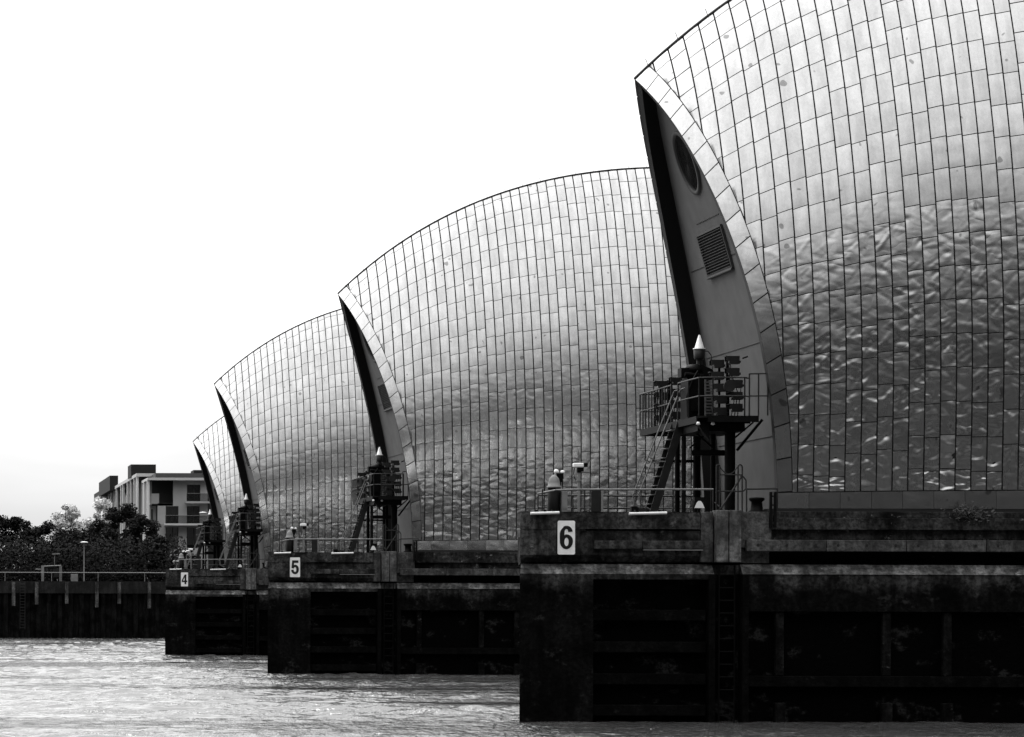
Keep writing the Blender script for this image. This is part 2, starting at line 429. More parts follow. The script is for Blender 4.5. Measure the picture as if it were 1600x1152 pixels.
        rs = [ring(rad+.12, .0), ring(rad+.12, .09), ring(rad, .09), ring(rad-.02, -.06+.08)]
        vs = [p for r in rs for p in r]
        mb.add(vs, [(a*k+i, a*k+(i+1) % k, (a+1)*k+(i+1) % k, (a+1)*k+i) for a in range(3) for i in range(k)], 0, True)
        pf = mb.build('porthole_frame', M['frame'], root)
        gl.add([wp(cz, YC, .03)]+ring(rad-.01, .03), [(0, 1+i, 1+(i+1) % k) for i in range(k)]); gl.build('porthole_glass', M['glass'], pf)
        # louvre
        mb = MB(); z0, z1, y0, y1 = 14.62, 15.98, YC-1.6, YC+1.6
        for z in np.linspace(z0+.07, z1-.07, 15):
            a, b = wp(z, y0+.06, .03), wp(z, y1-.06, .03); dx = -.07 if end == 0 else .07
            mb.add([a, b, b+Vector((dx, 0, -.035)), a+Vector((dx, 0, -.035)), a+Vector((0,0,.014)), b+Vector((0,0,.014)), b+Vector((dx, 0, -.021)), a+Vector((dx, 0, -.021))],
                   [(0,1,2,3), (4,7,6,5), (3,2,6,7), (0,4,5,1)])
        lv = mb.build('louvre_vent', M['louvre'], root)
        mb = MB(); c4 = [(z0, y0), (z0, y1), (z1, y1), (z1, y0)]
        for (za, ya), (zb, yb) in zip(c4, c4[1:]+c4[:1]): mb.tube(wp(za, ya, .05), wp(zb, yb, .05), .055, 4, smooth=False)
        mb.tube(wp(z0-.06, y0, .09), wp(z0-.06, y1, .09), .05, 4); mb.build('louvre_frame', M['frame'], lv)
        mb = MB(); mb.add([wp(z0, y0, .012), wp(z0, y1, .012), wp(z1, y1, .012), wp(z1, y0, .012)], [(0, 1, 2, 3)]); mb.build('louvre_backing', M['seam'], lv)
        # floodlight low on the end wall
        if end == 0:
            mb = MB(); p = wp(10.0, YC-4.2, .1); mb.box(p.x-.25, p.x, p.y-.3, p.y+.3, 9.85, 10.15)
            mb.build('wall_lamp', M['black'], root)
    return rehome(root, (27.3, YC, ZB))
hood = build_hood()

# ------------------------------------------------------------------ concrete pier
X0, X1 = 19.1, 65.1
def build_pier():
    root = empty('concrete_pier'); Wd = 11.0
    zl = 4.93; zc = 4.62                            # ledge top, bottom of its chamfer
    def both(mb, x0, x1, ya, yb, z0, z1):           # same shape on near and far side
        mb.box(x0, x1, ya, yb, z0, z1); mb.box(x0, x1, Wd-yb, Wd-ya, z0, z1)
    def nose(mb, x0, x1, ya, yb, z0, z1):           # the river end is cut at a slant
        mb.prism([(x0+SL*ya, ya), (x1, ya), (x1, yb), (x0+SL*yb, yb)], 2, z0, z1)
    def bev(mb, x0, x1, prof):                       # cross-section swept along x, slanted river end
        n = len(prof); mb.add([(x0+SL*y, y, z) for y, z in prof]+[(x1, y, z) for y, z in prof], [tuple(range(n)), tuple(range(2*n-1, n-1, -1))]+[(i, (i+1) % n, n+(i+1) % n, n+i) for i in range(n)])
    SL = .225
    xs0, xs1 = 25.2, 26.05                          # ladder slot
    # lower wall: solid nose, framed recesses behind fenders
    mb = MB(); nose(mb, X0, 21.40, 0, Wd, -3, zc); both(mb, 21.40, xs0-.2, .0, .62, 4.45, zc)
    both(mb, 21.41, xs0-.2, .02, .62, -3, -.4)
    mb.box(21.41, X1, .60, Wd-.60, -3, 4.60)
    both(mb, xs1+.2, X1, .03, .62, 3.46, zc)
    mb.build('lower_wall', M['conc'], root)
    # dark recess faces
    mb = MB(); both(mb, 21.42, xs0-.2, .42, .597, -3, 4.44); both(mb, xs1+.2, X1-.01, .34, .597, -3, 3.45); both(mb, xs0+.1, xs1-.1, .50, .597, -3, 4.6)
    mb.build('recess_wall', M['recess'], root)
    # chamfered ledge
    mb = MB()
    for xa, xb in ((X0+.02, xs0-.02), (xs1+.02, X1-.02)):
        pf = [(0.0, zc), (.36, zl), (Wd-.36, zl), (Wd, zc)]
        if xa < 20: bev(mb, xa, xb, pf)
        else: mb.prism(pf, 0, xa, xb)
    mb.prism([(.5, zc), (.5, zl-.02), (Wd-.5, zl-.02), (Wd-.5, zc)], 0, xs0-.02, xs1+.02)
    mb.build('ledge', M['ledge'], root)
    # horizontal walings in the fender bays, one child each
    for z in (3.50, 2.50, 1.50, .52):
        mb = MB(); mb.box(21.42, xs0-.24, .12, .42, z-.34, z); mb.build('waling', M['timber'], root, .02)
        mb = MB(); mb.box(21.42, xs0-.24, Wd-.42, Wd-.12, z-.34, z); mb.build('waling', M['timber'], root)
    for ya, yb in ((.06, .34), (Wd-.34, Wd-.06)):
        mb = MB(); mb.box(xs1+.22, X1-.05, ya, yb, 1.10, 1.44); mb.build('waling', M['timber'], root, .02)
    for a, b in ((xs0-.2, xs0), (xs1, xs1+.2)):
        for ya, yb in ((-.06, .5), (Wd-.5, Wd+.06)):
            mb = MB(); mb.box(a, b, ya, yb, -3, 4.60); mb.build('fender_post', M['timber'], root, .02)
    x = 27.26; st = 0
    while x < X1-1:
        mb = MB(); mb.box(x-.13, x+.13, .10, .34, 1.45, 3.44); mb.build('fender_post', M['timber2'], root, .02)
        mb = MB(); mb.box(x-.16, x+.16, .02, .34, -3, .6); mb.build('fender_post', M['timber2'], root, .02)
        x += (3.35, 1.9)[st % 2]; st += 1
    # ladder in the slot
    mb = MB()
    for xx in (xs0+.18, xs1-.18): mb.tube((xx, .22, -2), (xx, .22, 4.9), .025, 6)
    for z in np.arange(-.2, 4.8, .4): mb.tube((xs0+.18, .22, z), (xs1-.18, .22, z), .02, 6)
    mb.build('slot_ladder', M['black'], root)
    # undercut neck in near-black concrete, nose parapet
    mb = MB(); nose(mb, X0+.25, X1-.25, .75, Wd-.75, zl-.01, 6.55); mb.build('core', M['dark_neck'], root)
    mb = MB()
    bev(mb, X0, 21.0, [(.16, 5.20), (.16, 5.98), (Wd-.3, 5.98), (Wd-.3, 5.20), (Wd-.5, 4.98), (.5, 4.98)])
    mb.prism([(.24, 5.20), (.24, 5.98), (Wd-.34, 5.98), (Wd-.34, 5.20), (Wd-.52, 4.985), (.52, 4.985)], 0, 21.35, xs0-.42)
    mb.prism([(.24, 5.20), (.24, 5.98), (3, 5.98), (3, 5.20), (3, 4.985), (.52, 4.985)], 0, 21.0, 21.35)
    nose(mb, X0, xs0-.42, .16, Wd-.16, 6.03, 6.56); nose(mb, X0+.01, 21.2, .17, Wd-.37, 5.975, 6.04); mb.box(21.2, xs0-.42, .42, Wd-.42, 5.975, 6.04)
    mb.build('nose_parapet', M['parapet'], root, .015)
    for xa_, xb_ in ((21.45, 22.95), (22.97, xs0-.34)):
        mb = MB(); mb.box(xa_, xb_, .08, .25, 5.40, 5.66); mb.build('nose_rubbing_strip', M['parapet'], root, .02)
    mb = MB(); mb.box(22.98, xs0-.36, .05, .25, 5.36, 5.385); mb.build('pale_edge', M['cabinet'], root)
    mb = MB(); mb.box(xs0-.40, xs0-.01, .20, Wd-.20, 4.99, 6.57); mb.box(xs1+.01, 27.02, .22, Wd-.22, 5.45, 6.58); mb.box(xs1+.02, 27.0, .4, Wd-.4, 4.97, 5.45)
    mb.build('shoulder_block', M['beam'], root, .02)
    mb = MB(); both(mb, xs0+.04, xs0+.41, -.04, .6, 4.99, 6.62); both(mb, xs0+.44, xs1-.04, -.04, .6, 4.99, 6.62); mb.box(xs0+.05, xs1-.05, .6, Wd-.6, 5, 6.58)
    mb.build('slot_block', M['block'], root, .02)
    # long side under the hood
    mb = MB(); both(mb, 27.02, X1-.2, .30, .80, 6.02, 6.40); both(mb, 27.02, X1-.2, .44, .80, 6.40, 6.60); both(mb, 27.02, X1-.2, .5, .80, 5.72, 6.02)
    mb.build('side_parapet', M['rubble'], root, .02)
    mb = MB(); mb.box(27.02, X1-.2, .52, Wd-.52, 6.60, 6.69); mb.build('hood_sill', M['rim'], root)
    x = 26.2
    while x < X1-2:
        mb = MB(); mb.box(x, x+2.48, Wd-.5, Wd-.02, 5.34, 5.70); mb.build('bolted_beam', M['beam'], root)
        mb = MB(); mb.box(x, x+2.48, .02, .5, 5.34, 5.70); bm_ = mb.build('bolted_beam', M['beam'], root, .02)
        h = MB()
        for q in (.35, 1.25, 2.15): h.tube((x+q, .012, 5.53), (x+q, .03, 5.53), .045, 10)
        h.build('bolt_hole', M['rim'], bm_); x += 2.5
    return rehome(root, (X0, 0, 0))
pier = build_pier()

# ------------------------------------------------------------------ signal tower
DZ, PZ = 6.58, 9.62
def signal_unit(mb, lb, p, s=.30, n=-1):
    x, y, z = p
    mb.box(x-.15, x+.15, y-.14, y+.14, z-.125, z+.125); mb.box(x-.05, x+.05, y+.14, y+.24, z-.04, z+.04); mb.tube((x+.15, y, z-.05), (x+.21, y, z-.05), .04, 6)
    mb.box(x-.30, x-.151, y-.15, y+.15, z+.10, z+.125); mb.box(x-.26, x-.151, y-.15, y-.13, z-.04, z+.10); mb.box(x-.26, x-.151, y+.13, y+.15, z-.04, z+.10)
    lb.tube((x-.151, y, z), (x-.17, y, z), .09, 12)
def build_tower():
    root = empty('signal_tower')
    xa, xb, ya, yb = 24.85, 26.75, .75, 9.1
    mb = MB(); mb.prism([(xa, ya+.35), (xa+.25, ya), (xb, ya), (xb, yb), (xa, yb)], 2, PZ-.06, PZ)
    mb.box(xa, xa+.06, ya+.3, yb, PZ-.22, PZ-.061); mb.box(xa+.3, xb, ya, ya+.06, PZ-.20, PZ-.061); mb.box(xa, xb, yb-.06, yb, PZ-.22, PZ-.061)
    for y in np.arange(1.6, 9, .95): mb.box(xa+.05, xb-.05, y, y+.08, PZ-.2, PZ-.061)
    mb.box(25.0, 26.5, 1.5, 4.6, PZ-.45, PZ-.21)
    mb.prism([(25.3, PZ-.2), (24.9, PZ-.2), (25.3, PZ-.75)], 1, 1.2, 1.5)
    mb.build('platform', M['black'], root)
    # handrail round the platform
    def rail(mb, pts, hts=(1.2, .62), step=1.1, r=.024):
        for h in hts: mb.path([Vector(p)+Vector((0, 0, h)) for p in pts], r, 6)
        for a, b in zip(pts[:-1], pts[1:]):
            a, b = Vector(a), Vector(b); n = max(1, round((b-a).length/step))
            for i in range(n+1): q = a+(b-a)*i/n; mb.tube(q, q+Vector((0, 0, hts[0])), r, 6)
    def rl(*a, **k): m_ = MB(); rail(m_, *a, **k); m_.build('platform_handrail', M['galvd'], root)
    rl([(xa, yb, PZ), (xa, 6.9, PZ), (xa, 5.0, PZ), (xa, 4.5, PZ)], step=.42)
    rl([(xa, 3.55, PZ), (xa, 2.1, PZ), (xa+.05, ya+.15, PZ), (25.3, ya, PZ), (26.3, ya, PZ), (26.55, ya+.4, PZ)])
    rl([(xa, yb, PZ), (25.9, yb, PZ)], step=.5)
    rl([(26.45, ya+.02, PZ), (27.0, ya-.1, PZ)], hts=(1.32, .62), step=.3)
    # legs
    for (x, y, r) in ((26.2, 2.2, .17), (25.15, 4.9, .085), (26.5, 7.9, .13), (26.0, 3.6, .08)):
        mb = MB(); mb.tube((x, y, DZ), (x, y, PZ-.2), r, 16); mb.tube((x, y, DZ), (x, y, DZ+.04), r+.1, 16)
        mb.build('leg', M['black'], root)
    mb = MB(); p = (25.36, 4.9); mb.tube((p[0], p[1], DZ), (p[0], p[1], PZ-.4), .075, 12)
    for z in (7.2, 8.0, 8.8): mb.tube((p[0], p[1], z), (p[0], p[1], z+.05), .09, 12)
    mb.build('riser_pipe', M['galvd'], root)
    mb = MB(); mb.box(25.05, 26.2, 2.5, 2.64, 8.44, 8.62); mb.build('brace', M['black'], root)
    for a, b, r_ in (((26.45, 2.3, 8.6), (27.1, 1.7, 9.55), .045), ((26.35, 2.5, 8.95), (26.95, 2.2, 9.5), .03), ((25.1, 3, 8.7), (25.9, 3, 9.4), .03), ((25.9, 3.1, 8.7), (25.1, 3.1, 9.4), .03), ((25.0, 7.9, 8.5), (26.4, 7.9, 8.5), .05)):
        mb = MB(); mb.tube(a, b, r_, 6); mb.build('brace', M['black'], root)
    # signal lamps in two stacks
    for bx, by, rows in ((25.05, 6.6, 4), (25.95, 2.3, 5)):
        for c in range(2):
            for r in range(rows):
                lo = (by > 5 and c == 0 and r > 3)
                mb = MB(); lb = MB(); z = PZ+.22+r*.38 + (.10 if (c == 1) else 0)
                signal_unit(mb, lb, (bx+c*.42-(.1 if by < 5 and r > 2 else 0), by-c*.3, z))
                if r == rows-1: mb.tube((bx+c*.42+.17, by-c*.3, z+.06), (bx+c*.42+.34, by-c*.3, z+.12), .03, 5)
                u = mb.build('signal_lamp', M['housing'], root); lb.build('lens', M['lens'], u)
        mb = MB(); mb.tube((bx+.22, by+.1, PZ), (bx+.22, by+.1, PZ+rows*.38), .06, 8); mb.tube((bx-.05, by+.1, PZ), (bx-.05, by+.1, PZ+rows*.36), .04, 8)
        mb.build('signal_mast', M['black'], root)
        cb = MB(); zt_ = PZ+rows*.38-.1
        for q_ in range(3): cb.path([(bx+.22+.1*q_, by-.35, PZ+.02), (bx+.30+.12*q_, by-.4, PZ+.5+.3*q_), (bx+.2, by-.3, zt_-.3*q_), (bx+.22, by+.05, zt_)], .014, 5)
        cb.build('cable', M['black'], root)
    mb = MB(); lx = 26.05; mb.tube((lx, 1.75, PZ+.98), (lx-.02, 1.55, PZ+.98), .18, 20); mb.build('round_lamp', M['dgrey'], root)
    # equipment cabinet with cable ladder, beacon on top
    cx_, cy_ = 25.18, 4.0
    mb = MB(); mb.box(cx_-.05, cx_+.55, cy_-.6, cy_+.4, PZ, PZ+1.35); mb.box(cx_-.02, cx_+.5, cy_-.3, cy_+.3, PZ+1.35, PZ+1.6)
    mb.lathe([(.0, 1.86), (.22, 1.84), (.34, 1.72), (.36, 1.6), (.0, 1.6)], (cx_+.32, cy_, PZ), 16); mb.box(cx_-.18, cx_+.1, cy_-.25, cy_+.25, PZ+1.42, PZ+1.72); mb.tube((cx_-.1, cy_-.4, PZ+1.5), (cx_+.5, cy_-.4, PZ+1.44), .07, 8)
    mb.path([(cx_-.05, cy_-.62, PZ+.1), (cx_-.08, cy_-.64, PZ+.8), (cx_+.1, cy_-.64, PZ+1.3), (cx_+.3, cy_-.5, PZ+1.6)], .03, 6); mb.path([(cx_+.5, cy_-.62, PZ+.1), (cx_+.52, cy_-.64, PZ+1.1), (cx_+.35, cy_-.5, PZ+1.5)], .022, 6); mb.box(cx_+.05, cx_+.35, cy_-.68, cy_-.6, PZ+.3, PZ+.75)
    mb.prism([(cx_+.4, PZ+1.35), (cx_+1.05, PZ+1.35), (cx_+.8, PZ+1.68), (cx_+.4, PZ+1.85)], 1, cy_-.3, cy_+.2)
    mb.build('equipment_cabinet', M['black'], root)
    mb = MB(); mb.box(25.62, 25.67, 3.16, 3.2, PZ, PZ+1.3); mb.box(25.86, 25.90, 3.16, 3.2, PZ, PZ+1.3)
    for z in np.arange(.1, 1.3, .1): mb.box(25.65, 25.88, 3.14, 3.2, PZ+z, PZ+z+.035)
    mb.build('cable_tray', M['galv'], root)
    bx, by = 25.72-.18, 4.0
    bx = (1091.5-VX)*(D6+by)/F; zb = CH+(HY-562)*(D6+by)/F
    mb = MB(); mb.tube((bx, by, PZ+1.4), (bx, by, zb), .09, 12); mb.lathe([(0, 0), (.15, 0), (.17, .06), (.19, .34), (.0, .34)], (bx, by, zb), 20)
    mb.path([(bx+.18, by, zb+.28), (bx+.28, by, zb+.28), (bx+.38, by, zb+.15), (bx+.42, by, zb-.2), (bx+.45, by, zb-.5)], .015, 5)
    bc = mb.build('beacon_base', M['housing'], root)
    mb = MB(); mb.lathe([(.205, .34), (.205, .37), (.15, .385), (.03, .80), (0, .81)], (bx, by, zb), 20); mb.build('beacon_cone', M['white'], bc)
    # undercroft lamps
    for x in (1090, 1113):
        q = Q(x, 655, .95); mb = MB(); mb.lathe([(0, .06), (.04, .06), (.07, -.02), (0, -.05)], (q.x, q.y, PZ-.25), 12); mb.build('lamp_globe', M['ltube'], root)
    # steep stair with plate stringer and tube handrails
    st = empty('stair'); st.parent = root
    YS = 3.9; top = Vector((24.98, YS, PZ)); bot = Vector((24.08, YS, DZ+.05)); d = (top-bot)
    mb = MB(); w = .13
    for y in (YS-.3, YS+.5):
        mb.add([(bot.x-w, y, bot.z), (bot.x+w, y, bot.z), (top.x+w, y, top.z), (top.x-w, y, top.z), (bot.x-w, y+.03, bot.z), (bot.x+w, y+.03, bot.z), (top.x+w, y+.03, top.z), (top.x-w, y+.03, top.z)],
               [(0,1,2,3), (7,6,5,4), (0,4,5,1), (1,5,6,2), (2,6,7,3), (3,7,4,0)])
    mb.build('stringer', M['dgrey'], st)
    mb = MB()
    for i in range(1, 10):
        p = bot + d*i/10; mb.box(p.x-.24, p.x+.09, YS-.27, YS+.5, p.z-.012, p.z+.012)
    mb.build('tread', M['galv'], st)
    mb = MB()
    for y in (YS-.33, YS+.53):
        mb.path([top+Vector((.1, y-YS, 1.05)), top+Vector((-.05, y-YS, 1.0)), bot+Vector((-.48, y-YS, .62)), bot+Vector((-.44, y-YS, .30)), bot+Vector((-.10, y-YS, .1))], .024, 6)
        p = bot+d*.42; mb.path([p+Vector((-.52, y-YS, .55)), p+Vector((-.3, y-YS, .42)), p+Vector((.0, y-YS, .40))], .022, 6)
    mb.build('stair_handrail', M['galv'], st)
    return rehome(root, (25.5, 4.9, DZ))
tower = build_tower()

# ------------------------------------------------------------------ things on the deck
def deck_railing():
    root = empty('deck_railing'); z = 7.30
    mb = MB(); y = .55
    pts = [Q(846, 771, y), Q(868, 766.5, y), Q(900, 765.5, y), Q(1114, 764.5, y)]
    for p in pts: p.y = y
    pts[0].y = 1.2; mb.path(pts, .032, 8); mb.build('top_rail', M['galv'], root)
    for px in (847, 913, 1001, 1052, 1113.5):
        q = Q(px, 765, y); mb = MB(); mb.tube((q.x, y, DZ-.02), (q.x, y, z-.02), .022, 8); mb.box(q.x-.07, q.x+.07, y-.07, y+.07, DZ-.02, DZ+.02); mb.build('post', M['galvd'], root)
    return rehome(root, (21.5, .6, DZ))
def rear_railing():
    root = empty('rear_railing'); y = 10.2
    mb = MB(); mb.tube((21.6, y, 7.42), (27.0, y, 7.40), .03, 8); mb.tube((21.6, y, 7.0), (27.0, y, 6.98), .022, 8); mb.build('top_rail', M['galvd'], root)
    for x in np.arange(21.6, 27.1, 1.2):
        mb = MB(); mb.tube((x, y, DZ-.02), (x, y, 7.40), .022, 8); mb.build('post', M['galvd'], root)
    return rehome(root, (24, y, DZ))
def side_railing():
    root = empty('side_railing'); y = .55; a = Q(1166, 764, y); b = Q(1214, 763, y)
    mb = MB(); mb.tube(a, b, .028, 8); mb.build('top_rail', M['galvd'], root)
    for p in (a, b): mb = MB(); mb.tube((p.x, y, DZ-.02), p, .026, 8); mb.build('post', M['galvd'], root)
    return rehome(root, ((a.x+b.x)/2, y, DZ))
def cctv_side():
    root = empty('security_camera'); y = 1.0; q = Q(904, 800, y)
    mb = MB(); mb.tube((q.x, y, DZ-.02), (q.x, y, 7.86), .045, 10); mb.tube((q.x, y, 7.55), (q.x, y, 7.6), .08, 10); mb.build('pole', M['pole'], root)
    mb = MB(); mb.tube((q.x, y, 7.82), (q.x, y, 7.96), .07, 10); mb.box(q.x-.06, q.x+.14, y-.07, y+.07, 7.86, 7.98)
    mb.path([(q.x-.14, y, 7.98), (q.x-.17, y, 7.8), (q.x-.13, y, 7.62), (q.x-.04, y, 7.56)], .014, 5); mb.build('bracket', M['black'], root)
    mb = MB(); mb.box(q.x-.19, q.x+.14, y-.10, y+.10, 7.985, 8.12); h = mb.build('camera_housing', M['white'], root, .03)
    mb = MB(); mb.box(q.x+.141, q.x+.26, y-.10, y+.10, 8.0, 8.12); mb.build('lens_hood', M['black'], h)
    return rehome(root, (q.x, y, DZ))
def cctv_front():
    root = empty('security_camera'); y = 2.0; q = Q(873.5, 800, y)
    mb = MB(); mb.tube((q.x, y, DZ-.02), (q.x, y, 7.7), .05, 10); mb.build('pole', M['black'], root)
    mb = MB(); mb.tube((q.x, y, 7.55), (q.x, y, 7.66), .09, 10); mb.box(q.x-.1, q.x+.12, y-.06, y+.06, 7.66, 7.84); mb.build('bracket', M['black'], root)
    mb = MB(); mb.lathe([(0, .09), (.06, .075), (.085, 0), (.07, -.03), (0, -.04)], (q.x-.1, y, 7.88), 14); mb.lathe([(0, .07), (.06, .05), (.07, -.02), (0, -.06)], (q.x+.10, y, 7.87), 14)
    mb.build('camera_housing', M['white'], root)
    return rehome(root, (q.x, y, DZ))
def dome_post():
    root = empty('domed_post'); y = 1.3; q = Q(865, 800, y)
    mb = MB(); mb.lathe([(.20, -.02), (.20, .78), (.0, .78)], (q.x, y, DZ), 20); mb.build('drum', M['black'], root)
    mb = MB(); mb.lathe([(.23, .78), (.23, .83), (.19, .84), (.185, .95), (.14, 1.08), (.07, 1.16), (0, 1.19)], (q.x, y, DZ), 20); mb.build('dome', M['cabinet'], root)
    return rehome(root, (q.x, y, DZ))
def small_cabinet():
    root = empty('control_box'); a, b = Q(877, 797, 1.1), Q(886, 768, 1.1)
    mb = MB(); mb.box(a.x, b.x, 1.05, 1.35, DZ-.02, b.z); mb.build('casing', M['cabinet'], root, .01)
    mb = MB(); mb.box(a.x+.02, b.x-.02, 1.03, 1.05, DZ+.1, b.z-.06); mb.build('door', M['cabinet'], root, .005)
    return rehome(root, ((a.x+b.x)/2, 1.2, DZ))
def screen_panel():
    root = empty('screen_panel'); y = 1.5; a, b = Q(923, 797, y), Q(942, 765, y)
    mb = MB(); mb.box(a.x, b.x-.07, y, y+.04, DZ+.02, b.z+.0); mb.build('board', M['dgrey'], root, .01)
    mb = MB(); mb.box(b.x-.069, b.x, y-.02, y+.06, DZ-.02, b.z+.06); mb.build('post', M['pole'], root)
    return rehome(root, ((a.x+b.x)/2, y, DZ))
def floodlight():
    root = empty('floodlight'); y = .45; q = Q(1093, 785, y)
    mb = MB(); mb.prism([(q.x-.17, 6.72), (q.x+.15, 6.72), (q.x+.19, 7.04), (q.x-.15, 7.04)], 1, y+.06, y+.24); mb.tube((q.x, y+.1, DZ-.02), (q.x, y+.1, 6.75), .05, 8)
    for xx in (q.x-.2, q.x+.2): mb.box(xx-.015, xx+.015, y+.06, y+.14, 6.6, 6.95)
    mb.build('body', M['black'], root)
    mb = MB(); mb.prism([(q.x-.16, 6.70), (q.x+.16, 6.70), (q.x+.09, 6.86), (q.x+.04, 6.92), (q.x-.04, 6.92), (q.x-.09, 6.86)], 1, y+.035, y+.058); mb.build('reflector', M['ltube'], root)
    return rehome(root, (q.x, y+.1, DZ))
def bollard():
    q = Q(1182, 795, 1.2); mb = MB(); mb.lathe([(.26, -.01), (.26, .05), (.19, .08), (.17, .34), (.24, .40), (.24, .47), (0, .49)], (0, 0, 0), 20)
    o = mb.build('bollard', M['black']); o.location = (q.x, 1.2, DZ); return o
def hoop_gate():
    root = empty('hoop_barrier'); y = .8
    def hp(x0, x1, zt, zb=None):
        zb = DZ-.02 if zb is None else zb; r = min(.12, abs(x1-x0)/2)
        return [(x0, y, zb), (x0, y, zt-r), (x0+r*.3, y, zt-r*.3), (x0+r, y, zt), (x1-r, y, zt), (x1-r*.3, y, zt-r*.3), (x1, y, zt-r), (x1, y, zb)]
    X = lambda px: (px-VX)*(D6+y)/F
    mb = MB(); mb.path(hp(X(1119), X(1124), 8.08), .024); mb.path(hp(X(1152.5), X(1159), 8.08), .024); mb.path([(X(1156), y, 7.72), (X(1161), y, 7.70), (X(1165), y, 7.58), (X(1165), y, 7.32), (X(1160), y, 7.24), (X(1120), y, 7.24)], .024)
    mb.tube((X(1124), y, 7.76), (X(1158), y, 7.76), .022); mb.tube((X(1125), y, 6.66), (X(1158), y, 7.70), .028); mb.tube((X(1120), y+.3, 6.9), (X(1128), y, 6.66), .02)
    mb.build('hoop_frame', M['galvd'], root)
    n = 14; mb = MB(); mb.path([(X(1124+28*i/n), y, 8.02-.24*(1-(2*i/n-1)**2)) for i in range(n+1)], .016, 5); mb.build('chain', M['galvd'], root)
    return rehome(root, (X(1142), y, DZ))
def mooring_post():
    q = Q(1203, 795, .3); root = empty('steel_fender_post')
    mb = MB(); mb.box(q.x-.06, q.x+.02, .10, .2, 6.08, 7.2); mb.box(q.x+.07, q.x+.15, .10, .2, 6.08, 7.2); mb.build('channel', M['black'], root)
    mb = MB()
    for z in np.arange(6.2, 7.2, .28): mb.box(q.x+.021, q.x+.069, .12, .18, z, z+.05)
    mb.build('batten', M['dgrey'], root); return rehome(root, (q.x, .15, 6.08))
def tube_light(a, b):
    p, q = Q(a, 801, .1), Q(b, 798.5, .1); root = empty('tube_light'); z = 6.50
    mb = MB(); mb.tube((p.x, .06, z), (q.x, .06, z+.03), .045, 10); mb.build('tube', M['ltube'], root)
    mb = MB()
    for f in (.2, .5, .8): x = p.x+(q.x-p.x)*f; mb.box(x-.04, x+.04, .05, .25, 6.57, 6.62)
    mb.build('clip', M['black'], root); return rehome(root, ((p.x+q.x)/2, .1, z))
def junction_box():
    root = empty('junction_box'); q = Q(993, 795, .6)
    mb = MB(); mb.box(q.x-.16, q.x+.05, .5, .7, DZ-.01, DZ+.17); mb.build('box_body', M['black'], root, .01)
    mb = MB(); mb.box(q.x+.06, q.x+.4, .5, .62, DZ-.01, DZ+.1); mb.build('cable_duct', M['dgrey'], root)
    return rehome(root, (q.x, .6, DZ))
# numbers
def arc(cx, cy, rx, ry, a0, a1, n=14): return [(cx+rx*cos(radians(a0+(a1-a0)*i/n)), cy+ry*sin(radians(a0+(a1-a0)*i/n))) for i in range(n+1)]
def glyph(ch):
    """bold condensed figures, 0..1 high, about .56 wide"""
    if ch == '6':
        o = arc(.28, .30, .28, .30, 180, 360) + arc(.28, .33, .28, .31, 0, 95) + [(.245, .60), (.195, .52)]
        outer = arc(.28, .34, .28, .34, 180, 360) + arc(.28, .36, .28, .27, 0, 100)[0:] + [(.21, .585)] + [(.195, .62)]
        outer += [(.195, .68), (.205, .78), (.24, .845), (.285, .86), (.33, .84), (.352, .775), (.355, .735), (.545, .75)]
        outer += arc(.29, .74, .255, .26, 10, 120, 12) + arc(.27, .62, .27, .34, 120, 180, 8)
        return [outer, arc(.285, .31, .095, .185, 0, 360, 22)[:-1]]
    if ch == '5':
        return [[(.07, 1), (.53, 1), (.53, .82), (.215, .82), (.195, .645)] + arc(.30, .33, .265, .345, 104, -90, 22)[0:] +
                arc(.28, .29, .28, .305, -95, -176, 8) + [(.0, .30), (.185, .32)] + arc(.28, .27, .09, .125, 190, 360, 10) + arc(.28, .34, .09, .17, 0, 168, 12) + [(.185, .40), (.02, .43)]]
    if ch == '4':
        return [[(.30, 1), (.47, 1), (.47, .375), (.57, .375), (.57, .205), (.47, .205), (.47, 0), (.29, 0), (.29, .205), (-.01, .205), (-.01, .385)], [(.13, .375), (.29, .375), (.29, .72)]]
    return [[(.0, .0)]]
def glyph_obj(ch, parent, x, y, z, h, wmul=1):
    cu = bpy.data.curves.new('digit', 'CURVE'); cu.dimensions = '2D'; cu.fill_mode = 'BOTH'; cu.extrude = .004
    for poly in glyph(ch):
        sp = cu.splines.new('POLY'); sp.points.add(len(poly)-1); sp.use_cyclic_u = True
        for p, (a, b) in zip(sp.points, poly): p.co = (a*h*wmul, b*h, 0, 1)
    tmp = bpy.data.objects.new('tmp', cu); COL.objects.link(tmp); dg = bpy.context.evaluated_depsgraph_get()
    me = bpy.data.meshes.new_from_object(tmp.evaluated_get(dg)); bpy.data.objects.remove(tmp)
    me.name = 'digit'; me.materials.clear(); me.materials.append(M['digit'])
    o = bpy.data.objects.new('digit', me); COL.objects.link(o); o.parent = parent
    o.rotation_euler = (pi/2, 0, 0); o.location = (x, y, z); return o
def number_sign(ch, near_off):
    root = empty('number_sign'); w, h = .545, 1.06; mb = MB(); r = .05
    pts = [(a, b) for cx, cy, a0 in ((w/2-r, h/2-r, 0), (-w/2+r, h/2-r, 90), (-w/2+r, -h/2+r, 180), (w/2-r, -h/2+r, 270)) for a, b in arc(cx, cy, r, r, a0, a0+90, 4)]
    mb.prism(pts, 1, -.02, .0); mb.build('plate', M['white'], root)
    mb = MB(); mb.prism([(a*1.06, b*1.03) for a, b in pts], 1, .001, .03); mb.build('backing', M['black'], root)
    glyph_obj(ch, root, -.205, -.026, -.36, .73, 1.0)
    q = Q(885.5, 840, 0); root.location = (q.x, .11, q.z-.01); return root

